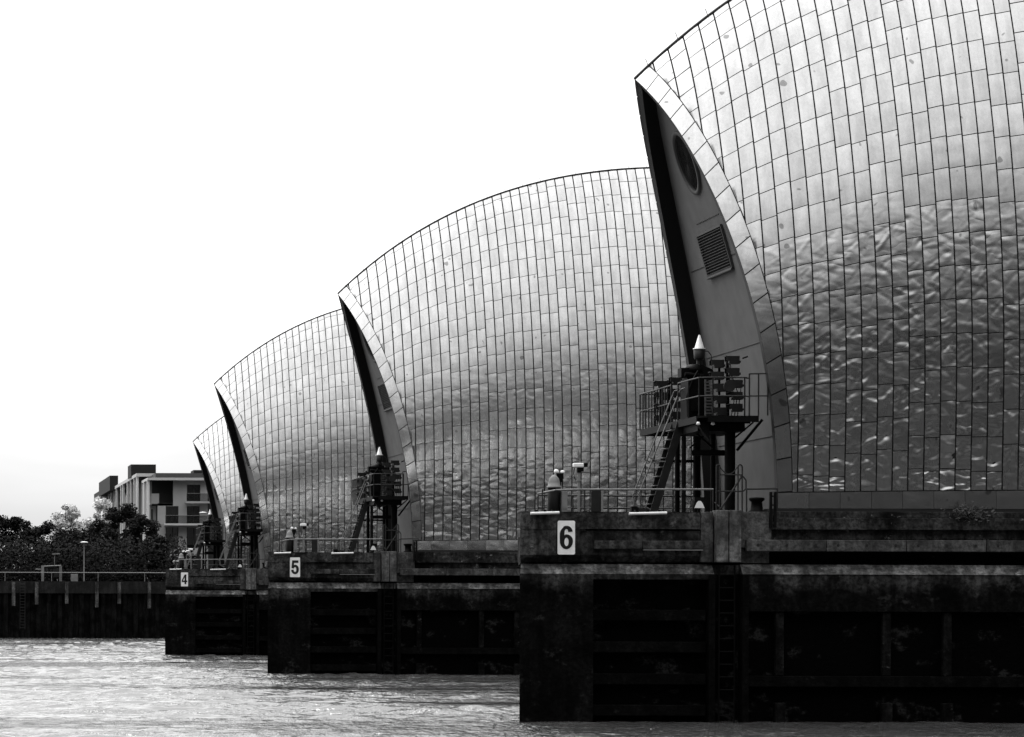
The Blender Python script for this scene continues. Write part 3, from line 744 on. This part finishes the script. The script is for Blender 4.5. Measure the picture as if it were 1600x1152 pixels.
makers = [
 ('hood', hood, 'steel hood', 'pier roof shells', 'ribbed stainless steel shell roof of pier %s'),
 ('pier', pier, 'pier', 'concrete piers', 'dark stained concrete river pier bearing the number %s'),
 ('tower', tower, 'signal tower', 'signal towers', 'black signal tower with stair and white cone beacon on pier %s'),
 ('rail', deck_railing(), 'railing', 'front deck railings', 'pale tube railing along the front edge of the deck on pier %s'),
 ('rrail', rear_railing(), 'railing', 'rear deck railings', 'dark two-bar railing on the far side of the deck on pier %s'),
 ('srail', side_railing(), 'railing', 'short deck railings', 'short dark railing against the foot of the steel hood on pier %s'),
 ('cam1', cctv_side(), 'security camera', 'box security cameras', 'white box security camera on a pale pole on pier %s'),
 ('cam2', cctv_front(), 'security camera', 'twin security cameras', 'white twin-headed camera on a black pole behind the domed post on pier %s'),
 ('dome', dome_post(), 'post', 'domed posts', 'black drum post with pale dome near the nose of pier %s'),
 ('box', small_cabinet(), 'control box', 'control boxes', 'narrow pale control box beside the domed post on pier %s'),
 ('scr', screen_panel(), 'panel', 'screen panels', 'dark grey screen panel behind the front railing on pier %s'),
 ('flood', floodlight(), 'floodlight', 'floodlights', 'black floodlight with white reflector below the tower on pier %s'),
 ('boll', bollard(), 'bollard', 'mooring bollards', 'black flanged mooring bollard between tower and hood on pier %s'),
 ('gate', hoop_gate(), 'barrier', 'hoop barriers', 'tube hoop barrier with sagging chain above the ladder slot on pier %s'),
 ('fpost', mooring_post(), 'post', 'steel fender posts', 'black battened steel post at the bottom corner of the hood on pier %s'),
 ('tl1', tube_light(828, 873), 'tube light', 'tube lights', 'shorter white tube light above the number plate on pier %s'),
 ('tl2', tube_light(982, 1041), 'tube light', 'tube lights', 'longer white tube light below the tower stair on pier %s'),
 ('jb', junction_box(), 'junction box', 'junction boxes', 'small black junction box at the foot of the tower stair on pier %s'),
]
# positions of the piers in the river: (number, x, y, hood scale)
PIERS = [('6', 0, D6, 1), ('5', .2, D6+74.5, 1), ('4', .42, D6+148.5, 1), ('3', 1.3, D6+189, .83)]
where = {'6': '6, the nearest', '5': '5, second nearest', '4': '4, third nearest', '3': None}
for key, proto, cat, grp, lab in makers:
    base = Vector(proto.location)
    for i, (num, dx, dy, hs) in enumerate(PIERS):
        if num == '3' and key in ('rail', 'srail', 'cam1', 'cam2', 'dome', 'box', 'scr', 'flood', 'boll', 'gate', 'fpost', 'tl1', 'tl2', 'jb', 'rrail'): continue
        o = proto if i == 0 else copy_tree(proto)
        if key == 'hood': dx = (0, -.12, -.15, 1.1)[i]
        o.location = base + Vector((dx + (2.7 if (num == '3' and key == 'pier') else 0), dy, 0))
        if key == 'hood':
            for c in o.children:
                c.color = ((.36, .26, .2, .2)[i],)*3 + (1,)
                if i and c.name.startswith('side_cladding') and len(c.data.vertices) > 60000: c.data = CALM
        if key == 'hood' and hs != 1: o.scale = (hs, 1, hs)
        if where[num]: l = lab % where[num]
        else: l = {'hood': 'smallest and farthest stainless steel shell roof, in front of the apartment building',
                   'pier': 'farthest concrete pier, mostly hidden behind the nose of pier 4',
                   'tower': 'farthest signal tower, standing left of pier 4 before the apartment windows'}[key]
        tag(o, l, cat, grp)
for num, dx, dy, _ in PIERS[:3]:
    o = number_sign(num, dy); o.location = Vector(o.location)+Vector((dx, dy, 0))
    tag(o, {'6': 'largest white number plate, black 6, on the nearest pier nose', '5': 'middle white number plate, black 5, on the second pier nose', '4': 'smallest white number plate, black 4, on the third pier nose'}[num], 'number sign', 'pier number plates')
# a weed growing from the side of the nearest pier
def weed(loc):
    mb = MB(); r = random.Random(3)
    for _ in range(240):
        p = Vector((r.gauss(0, .28), r.uniform(-.22, .0), r.gauss(0.05, .13))); s = r.uniform(.03, .06); a = Vector((r.uniform(-1, 1), r.uniform(-1, 1), r.uniform(-1, 1))).normalized(); b = a.orthogonal().normalized()
        mb.add([p-a*s-b*s*.5, p+a*s-b*s*.5, p+a*s+b*s*.5, p-a*s+b*s*.5], [(0, 1, 2, 3)])
    root = empty('weed_plant', loc); mb.build('leaves', mat('weed_leaf', .05, .7), root)
    mb = MB()
    for i in range(7): mb.tube((0, .1, -.12), (r.gauss(0, .25), -.1, r.uniform(0, .2)), .008, 4)
    mb.build('stem', M['timber'], root); return root
q = Q(1512, 802, .3)
tag(weed((q.x, D6+.3, q.z)), 'small dark weed growing out under the hood skirt of pier 6', 'weed')

# ------------------------------------------------------------------ water
def water():
    ys = [-60, 0, 40, 70]; y = 84.0
    while y < 235: ys.append(y); y += .10 + (y-84)*.0035
    while y < 398: ys.append(y); y += .42 + (y-235)*.003
    ys += [399.5]
    xs = [-900, -300, -100, -40, -12] + list(np.arange(-4, 46, .16)) + [50, 70, 120, 300, 900]
    Xg, Yg = np.meshgrid(np.array(xs, float), np.array(ys, float)); Z = np.zeros_like(Xg)
    r = np.random.default_rng(5)
    for k in range(46):
        lam = 10**r.uniform(-.22, .62); th = r.normal(1.35, .55); kx, ky = cos(th)*2*pi/lam, sin(th)*2*pi/lam
        amp = .0062*lam**.75; ph = r.uniform(0, 2*pi)
        a = kx*Xg+ky*Yg+ph + .9*np.sin(.11*Xg+.07*Yg+ph*3)
        Z += amp*(np.sin(a) + .25*np.sin(2*a+1))
    patch = .55+.45*np.sin(.13*Xg+.05*Yg)*np.sin(.06*Yg-.04*Xg+1)+.35*np.sin(.021*Yg*Yg*.05+.2*Xg*.3)
    fade = np.clip((Yg-82)/6, 0, 1)*np.clip((398-Yg)/12, 0, 1)*np.clip((Xg+12)/6, 0, 1)*np.clip((55-Xg)/6, 0, 1)
    lane = 1-.9*np.exp(-((Yg-206-3*np.sin(.13*Xg)-1.5*np.sin(.31*Xg+1))/6)**2)
    Z *= np.clip(patch, .15, 1.4)*fade*lane
    nx, ny = len(xs), len(ys); me = bpy.data.meshes.new('river_water')
    co_ = np.stack([Xg, Yg, Z], -1).reshape(-1, 3); me.vertices.add(nx*ny); me.vertices.foreach_set('co', co_.ravel())
    j, i = np.meshgrid(np.arange(ny-1), np.arange(nx-1), indexing='ij'); a = (j*nx+i).ravel(); fq = np.stack([a, a+1, a+nx+1, a+nx], 1)
    n = len(fq); me.loops.add(4*n); me.loops.foreach_set('vertex_index', fq.ravel()); me.polygons.add(n)
    me.polygons.foreach_set('loop_start', np.arange(n)*4); me.polygons.foreach_set('loop_total', np.full(n, 4)); me.polygons.foreach_set('use_smooth', np.ones(n, bool)); me.update(calc_edges=True)
    m = bpy.data.materials.new('river_water'); m.use_nodes = True; t = m.node_tree; K = t.links; b = t.nodes['Principled BSDF']
    b.inputs['Base Color'].default_value = (.05, .05, .05, 1); b.inputs['Roughness'].default_value = .06; b.inputs['IOR'].default_value = 1.6
    tcn = t.nodes.new('ShaderNodeTexCoord'); hh = None
    for sc, st, dt in ((2.0, (1, .5, 1), .24), (6.5, (1, .5, 1), .085), (.35, (.5, 1, 1), .16)):
        mpn = t.nodes.new('ShaderNodeMapping'); mpn.inputs['Scale'].default_value = st; K.new(tcn.outputs['Object'], mpn.inputs[0])
        nn = t.nodes.new('ShaderNodeTexNoise'); nn.inputs['Scale'].default_value = sc; nn.inputs['Detail'].default_value = 4; nn.inputs['Distortion'].default_value = .4; K.new(mpn.outputs[0], nn.inputs[0])
        mu = t.nodes.new('ShaderNodeMath'); mu.operation = 'MULTIPLY'; mu.inputs[1].default_value = dt; K.new(nn.outputs[0], mu.inputs[0])
        if hh is None: hh = mu.outputs[0]
        else:
            ad = t.nodes.new('ShaderNodeMath'); K.new(hh, ad.inputs[0]); K.new(mu.outputs[0], ad.inputs[1]); hh = ad.outputs[0]
    mpn = t.nodes.new('ShaderNodeMapping'); mpn.inputs['Scale'].default_value = (.02, .22, 1); K.new(tcn.outputs['Object'], mpn.inputs[0])
    nn = t.nodes.new('ShaderNodeTexNoise'); nn.inputs['Scale'].default_value = 1; nn.inputs['Detail'].default_value = 3; K.new(mpn.outputs[0], nn.inputs[0])
    rr = t.nodes.new('ShaderNodeMapRange'); K.new(nn.outputs[0], rr.inputs[0])
    for i, v in zip((1, 2, 3, 4), (.38, .50, .10, 1.0)): rr.inputs[i].default_value = v
    u = t.nodes.new('ShaderNodeBump'); u.inputs['Distance'].default_value = 1; K.new(rr.outputs[0], u.inputs['Strength']); K.new(hh, u.inputs['Height']); K.new(u.outputs[0], b.inputs['Normal'])
    me.materials.append(m); o = bpy.data.objects.new('river_water', me); COL.objects.link(o); return struct(o)
water()

# ------------------------------------------------------------------ far bank
def P(px, py, D): return Vector(((px-VX)*D/F, D, CH+(HY-py)*D/F))
BD = 398.6; kk = BD/F
earth = mat('bank_earth', .012, .9, var=.3, scale=.3)
mb = MB(); mb.box(-900, 900, BD+1.2, 2600, -2, 6.7); struct(mb.build('far_bank_ground', earth))
mb = MB(); mb.box(-900, 900, -900, -60, -2, 2.0); struct(mb.build('near_bank_ground', earth))
def quay():
    root = empty('quay_wall', (10, BD, 0)); zt = 6.8; zc = 5.35
    mb = MB(); x = -60; pr = []
    per = 1.3
    while x < 130:
        pr += [(x, 0), (x+.45, 0), (x+.62, .4), (x+1.1, .4)]; x += per
    pr += [(x, 0)]
    vs = [(a-10, b, -2) for a, b in pr]+[(a-10, b, zc+.1) for a, b in pr]; n = len(pr)
    mb.add(vs, [(i, i+1, n+i+1, n+i) for i in range(n-1)]); mb.build('sheet_piling', concrete('pile_steel', .001, .012, white=.03), root)
    mb = MB(); mb.box(-70, 120, -.15, 1.3, zc, zt); mb.build('capping_beam', concrete('quay_cap', .012, .03, white=.015), root)
    mb = MB(); mb.tube((-70, .2, 7.85), (120, .2, 7.85), .05, 6)
    for x in np.arange(-60, 110, 5.6): mb.tube((x, .2, zt), (x, .2, 7.85), .035, 6)
    mb.build('rail', M['pole'], root)
    pp = concrete('timber_pile', .015, .12, white=.14)
    px = [19, 55, 102, 149, 184, 231]
    for k in (-1, 0, 1):
        for p in px:
            X_ = (p+k*262+2-VX)*kk-10
            mb = MB(); mb.box(X_-.2, X_+.2, -.45, -.16, random.uniform(3.4, 4.4), zt-.1); mb.build('timber_pile', pp, root)
    mb = MB(); X_ = (35-VX)*kk-10
    for a in (-.3, .3): mb.tube((X_+a, -.35, 1), (X_+a, -.35, zt), .035, 5)
    for z in np.arange(1.2, 6.7, .35): mb.tube((X_-.3, -.35, z), (X_+.3, -.35, z), .03, 5)
    mb.build('ladder', M['galvd'], root)
    return tag(root, 'dark sheet piled river wall with concrete cap and pale timber piles', 'river wall')
quay()
# landing frame, lamps and small things on the far quay
def frame_():
    root = empty('landing_frame', P(80, 908, BD+.8)); root.location.z = 6.8; o = root.location
    X_ = lambda px: (px-VX)*(BD+.8)/F-o.x
    Zf = lambda py: CH+(HY-py)*(BD+.8)/F-6.8
    for px in (66.5, 94.5): mb = MB(); mb.box(X_(px)-.16, X_(px)+.16, -.1, .1, 0 if px > 80 else -1.3, Zf(884)); mb.build('post', M['pole'] if px < 80 else M['galv'], root)
    mb = MB(); mb.tube((X_(66), 0, Zf(885.5)), (X_(95), 0, Zf(884)), .07, 6); mb.tube((X_(55), 0, Zf(890)), (X_(66), 0, Zf(890)), .05, 6); mb.build('crossbar', M['pole'], root)
    mb = MB(); mb.box(X_(84), X_(93), .1, .2, Zf(902), Zf(889)); mb.build('notice_board', M['dgrey'], root)
    mb = MB(); mb.tube((X_(85), 0, Zf(885)), (X_(85), 0, Zf(869)), .04, 6); mb.tube((X_(81), 0, Zf(866.5)), (X_(93), 0, Zf(866)), .05, 6); mb.build('aerial', M['galv'], root)
    return tag(root, 'grey landing frame with aerial on the far quay', 'frame')
frame_()
def lamp(px, py, D, base, lab, arm=0, name='street_lamp', grp=None):
    q = P(px, py, D); root = empty(name, (q.x, D, base)); h = q.z-base
    mb = MB(); mb.tube((0, 0, 0), (0, 0, h), .09, 8, .05)
    if arm: mb.tube((0, 0, h), (arm, 0, h+.05), .04, 6)
    mb.build('pole', M['pole'], root)
    mb = MB(); c = arm if arm else 0
    mb.lathe([(0, .14), (.35, .10), (.52, 0), (.3, -.05), (0, -.06)], (c, 0, h), 14); mb.build('lamp_head', M['ltube'], root)
    return tag(root, lab, 'street lamp', grp)
lamp(131, 848, BD+2.5, 6.7, 'tall slim street lamp with flat pale head on the far quay left of pier 4', grp='far bank lamps')
lamp(324, 801, 425, 6.7, 'street lamp with side arm in front of the apartment building', arm=-.6, grp='far bank lamps')
lamp(291, 861, BD+6, 6.7, 'low street lamp with bright round head above plate 4', grp='far bank lamps')
lamp(276, 877, BD+3, 6.7, 'lowest lamp with white globe just left of pier 4 deck', grp='far bank lamps')
q = P(116, 908, BD+2); mb = MB(); mb.box(-.42, .42, -.3, .3, 0, 1.0); mb.box(-.38, .38, -.33, -.301, .1, .92); o = mb.build('utility_box', M['cabinet'], None, .02); o.location = (q.x, BD+2, 6.7)
tag(o, 'squat grey utility box beside the lamp on the far quay', 'utility box')
# trees
def tree_mats(v, name):
    m = mat(name, v, .7, var=.35, scale=.35, spec=.08); return m
leafd = tree_mats(.008, 'dark_leaves'); leafl = tree_mats(.62, 'pale_leaves'); bark = mat('bark', .03, .9, var=.3)
def tree(px, pyt, D, wpx, lab, leaf, nleaf=10500, ls=.27, base=6.7, grp='trees on the far bank', seed=0, low=.08):
    r = random.Random(seed*31+int(px)); X_ = (px-VX)*D/F; top = CH+(HY-pyt)*D/F; Wm = wpx*D/F; H = top-base
    root = empty('broadleaf_tree', (X_, D, base)); mb = MB()
    mb.tube((0, 0, -.1), (.1, 0, H*.45), .35, 9, .2)
    cl = []
    nb = 34
    for i in range(nb):
        a = r.uniform(0, 2*pi); zz = r.uniform(low+.05, .97); rad = math.sqrt(max(.04, 1-((zz-.45)/.58)**2))*r.uniform(.25, .95)
        c = Vector((cos(a)*rad*Wm/2*.86, sin(a)*rad*Wm/2*.8, zz*H*.96)); cl.append((c, r.uniform(.10, .19)*Wm*(1.1-.35*zz)))
        if i < 14: mb.tube((.05, 0, H*r.uniform(.2, .42)), c, .11, 5, .03)
    mb.build('trunk', bark, root)
    vs = []; fs = []
    for i in range(nleaf):
        c, s = cl[r.randrange(nb)]
        d = Vector((r.gauss(0, 1), r.gauss(0, 1), r.gauss(0, 1))).normalized()*s*(r.random()**.4)*r.choice((1, 1, 1, 1.25)); d.z *= .75
        p = c+d; l = ls*r.uniform(.6, 1.4); a = Vector((r.gauss(0, 1), r.gauss(0, 1), r.gauss(0, .6))).normalized(); b = a.orthogonal().normalized()
        b = (b+a.cross(b)*r.uniform(-1, 1)).normalized()
        k = len(vs); vs += [p-a*l*.6, p-b*l*.35, p+a*l*.6, p+b*l*.35]; fs.append((k, k+1, k+2, k+3))
    cr = MB(); cr.add(vs, fs); cr.build('crown', leaf, root)
    return tag(root, lab, 'tree', grp)
T = [(12, 806, 424, 100, 'dark broad tree at the left edge of the photo'), (58, 812, 420, 90, 'dark tree below and left of the pale treetop'),
     (105, 828, 412, 96, 'dark tree behind the tall slim quay lamp'), (150, 812, 417, 92, 'dark tree between the two pale treetops'),
     (192, 786, 422, 92, 'tallest dark tree, in front of the white columns'), (222, 802, 414, 80, 'dark tree before the corner of the apartment building'),
     (246, 838, 408, 56, 'low dark tree beside the nose of pier 4'), (-40, 800, 426, 110, 'dark tree just past the left edge')]
for i, (px, py, D, w, lab) in enumerate(T[:7]): tree(px, py, D, w, lab, leafd, seed=i)
tree(100, 777, 428, 74, 'pale silvery tree crown rising above the dark trees, further left', leafl, 8500, .30, grp='pale trees', seed=11)
tree(160, 772, 430, 70, 'pale silvery tree in front of the far end of the apartment building', leafl, 8500, .30, grp='pale trees', seed=12)
tree(300, 868, 412, 66, 'low dark shrubby tree below the apartment balconies', leafd, 2400, .3, grp='trees on the far bank', seed=14)
# understorey hedge closing the gaps down to the quay
mb = MB(); r = random.Random(9)
for i in range(22000):
    p = Vector((r.uniform(-14, 34), r.uniform(0, 5), r.uniform(-.05, 1)*(5.0+.9*sin(i*.7)))); l = r.uniform(.2, .45); a = Vector((r.gauss(0, 1), r.gauss(0, 1), r.gauss(0, 1))).normalized(); b = a.orthogonal().normalized()
    mb.add([p-a*l*.6, p-b*l*.35, p+a*l*.6, p+b*l*.35], [(0, 1, 2, 3)])
for i in range(9000):
    p = Vector((r.uniform(-14, 34), r.uniform(-.5, 1), r.uniform(-.1, 1.6))); l = r.uniform(.2, .4); a = Vector((r.gauss(0, 1), r.gauss(0, .3), r.gauss(0, 1))).normalized(); b = a.orthogonal().normalized()
    mb.add([p-a*l*.6, p-b*l*.35, p+a*l*.6, p+b*l*.35], [(0, 1, 2, 3)])
o = mb.build('hedge', leafd); o.location = (0, 404, 6.7); tag(o, 'dark dense hedge along the far quay under the trees', 'hedge')

# ------------------------------------------------------------------ apartment building
def apartments():
    D = 460.0; k = D/F; root = empty('apartment_building', ((275-VX)*k, D, 6.7)); ox, oz = root.location.x, 6.7
    X_ = lambda px: (px-VX)*k-ox
    Z_ = lambda py: CH+(HY-py)*k-oz
    wall = mat('pale_render_wall', .42, .8, var=.10, scale=.5); brick = mat('dark_brick', .035, .8, var=.2, scale=.6); fas = mat('white_fascia', .62, .6, var=.05); roof = mat('roof_cladding', .09, .7, var=.1)
    gl = mat('window_glass', .006, .15, spec=.3); colm = mat('white_column', .78, .6); box = mat('roof_plant_box', .016, .7); bg_ = mat('balcony_glass', .02, .2, spec=.2); bg_.node_tree.nodes['Principled BSDF'].inputs['Alpha'].default_value = .4
    xl, xr_ = X_(268), X_(324); dep = 16
    mb = MB()
    # front wall built round its openings (columns and spandrels)
    win = [(291.5, 312.5, 757, 783), (258.5, 278.5, 790.5, 816.5), (291.5, 311.5, 790.5, 816.5), (258.5, 278.5, 823.5, 851), (291.5, 311.5, 823.5, 851)]
    mb.box(X_(270), X_(291.5), 0, .3, Z_(786), Z_(750)); mb.box(X_(312.5), xr_, 0, .3, Z_(786), Z_(750)); mb.box(X_(291.5), X_(312.5), 0, .3, Z_(757), Z_(750)); mb.box(X_(291.5), X_(312.5), 0, .3, Z_(786), Z_(783))
    for a, b in ((786, 819), (819, 856)):
        mb.box(X_(246), X_(258.5), 0, .3, Z_(b), Z_(a)); mb.box(X_(278.5), X_(291.5), 0, .3, Z_(b), Z_(a)); mb.box(X_(311.5), xr_, 0, .3, Z_(b), Z_(a))
        mb.box(X_(258.5), X_(278.5), 0, .3, Z_(a+4.5), Z_(a)); mb.box(X_(291.5), X_(311.5), 0, .3, Z_(a+4.5), Z_(a))
    mb.box(X_(246), xr_, 0, .3, 0, Z_(856)); mb.box(X_(246), X_(270), .0, .3, Z_(790), Z_(786.1))
    mb.build('wall', wall, root)
    mb = MB(); mb.box(X_(246)+.05, xr_-.05, 1.6, dep, 0, Z_(750)); mb.build('inner_block', brick, root)
    mb = MB(); mb.box(xr_, xr_+12, 3, dep, 0, Z_(752)); mb.build('rear_wing', brick, root)
    for a, b, c, d in win:
        mb = MB(); mb.box(X_(a), X_(b), .25, .285, Z_(d), Z_(c)); w = mb.build('window', gl, root)
        mb = MB()
        for x in (a+.6, (a+b)/2+1, b-.6): mb.box(X_(x)-.05, X_(x)+.05, .18, .24, Z_(d), Z_(c))
        mb.build('window_frame', brick, w)
    # loggia at the top corner
    mb = MB(); mb.box(X_(238), X_(269.9), 1.5, 1.6, Z_(790), Z_(751)); mb.box(X_(237), X_(270), 0, 1.5, Z_(789), Z_(787)); mb.build('loggia', box, root)
    mb = MB(); mb.box(X_(236), X_(248), .05, .12, Z_(787), Z_(771)); mb.build('loggia_screen', wall, root)
    # balconies
    for (a, b, y) in ((289, 330, 783.5), (256, 324, 818)):
        mb = MB(); mb.box(X_(a), X_(b), -1.5, -.01, Z_(y+3), Z_(y)); s = mb.build('balcony', fas if y > 800 else wall, root)
        mb = MB(); mb.box(X_(a)+.05, X_(b)-.05, -1.46, -1.43, Z_(y), Z_(y-1.1/k)); mb.build('balcony_glass', bg_, s)
        mb = MB(); mb.tube((X_(a)+.05, -1.45, Z_(y-1.1/k)), (X_(b)-.05, -1.45, Z_(y-1.1/k)), .03, 5); mb.build('balcony_rail', M['pole'], s)
    # fascia and roofs
    mb = MB(); mb.box(X_(229), xr_+.3, -1.2, -.9, Z_(750.6), Z_(746.6)); mb.box(X_(229), X_(229)+.3, -.9, 10.5, Z_(750.6), Z_(746.6))
    mb.build('fascia', fas, root)
    mb = MB(); mb.box(X_(229)+.31, xr_+.3, -.89, dep, Z_(749.2), Z_(747.2)); mb.box(X_(245), xr_, 3, dep, Z_(747.1), Z_(737.5)); mb.build('roof', roof, root)
    # lower front colonnade
    for (px, y) in ((230.4, -.9), (230.4, 6.0)):
        mb = MB(); mb.box(X_(px)-.17, X_(px)+.17+.0, y, y+.8, 0, Z_(750.7)); mb.build('column', colm, root)
    mb = MB(); mb.box(X_(233), X_(246), 3.2, 12, 0, Z_(751)); mb.build('side_wall', wall, root)
    for z in (786, 819): mb = MB(); mb.box(X_(234), X_(246), .2, 3.2, Z_(z+2), Z_(z)); mb.build('side_slab', wall, root)
    mb = MB(); mb.box(X_(238), X_(241), 3.15, 3.19, Z_(816), Z_(794)); mb.build('window', gl, root)
    # long side wing running away from the river: aligned with the view, so only its side is seen
    y0 = 10.5; Dw = D+y0; kw = Dw/F
    xw = (212.5-VX)*kw-ox; zf1 = CH+(HY-739.5)*kw-oz; zf0 = CH+(HY-744.5)*kw-oz; Ln = 106
    mb = MB(); mb.box(xw, (249-VX)*kw-ox, y0, y0+.3, zf0, zf1); mb.box(xw, xw+.3, y0+.3, y0+Ln, zf0, zf1); mb.build('wing_fascia', fas, root)
    mb = MB(); mb.box(xw+1.7, xw+14, y0+.6, y0+Ln-.5, 0, zf0+.2); mb.build('wing_wall', brick, root)
    mb = MB(); mb.box(xw+.31, xw+14, y0+.31, y0+Ln, zf0+.05, zf1-.1); mb.build('wing_roof', roof, root)
    for g in range(0, 3):
        for c_ in (0, 5, 13, 20, 30, 35):
            y = y0+.35+g*46+c_
            if y > y0+Ln-1: continue
            mb = MB(); mb.box(xw+.02, xw+.34, y, y+.7, 0, zf0-.01); mb.build('column', colm, root)
        mb = MB(); mb.box(xw+1.6, xw+1.69, y0+g*40+2, y0+g*40+12, 2, zf0-.6); mb.build('window', gl, root)
    # plant rooms on the roofs
    def rb(a, b, c, d, D2, dp=5):
        kq = D2/F; mb = MB(); mb.box((a-VX)*kq-ox, (b-VX)*kq-ox, D2-D, D2-D+dp, CH+(HY-d)*kq-oz, CH+(HY-c)*kq-oz); mb.build('plant_room', box, root)
    rb(204, 243, 725.5, 745, 480, 7); rb(302, 322, 734, 738.5, 466); rb(171, 184, 743, 766, 520, 30); rb(156.5, 163, 766, 780, 572, 20)
    return tag(root, 'pale modern apartment building with white columns and balconies beyond the trees', 'apartment building')
apartments()
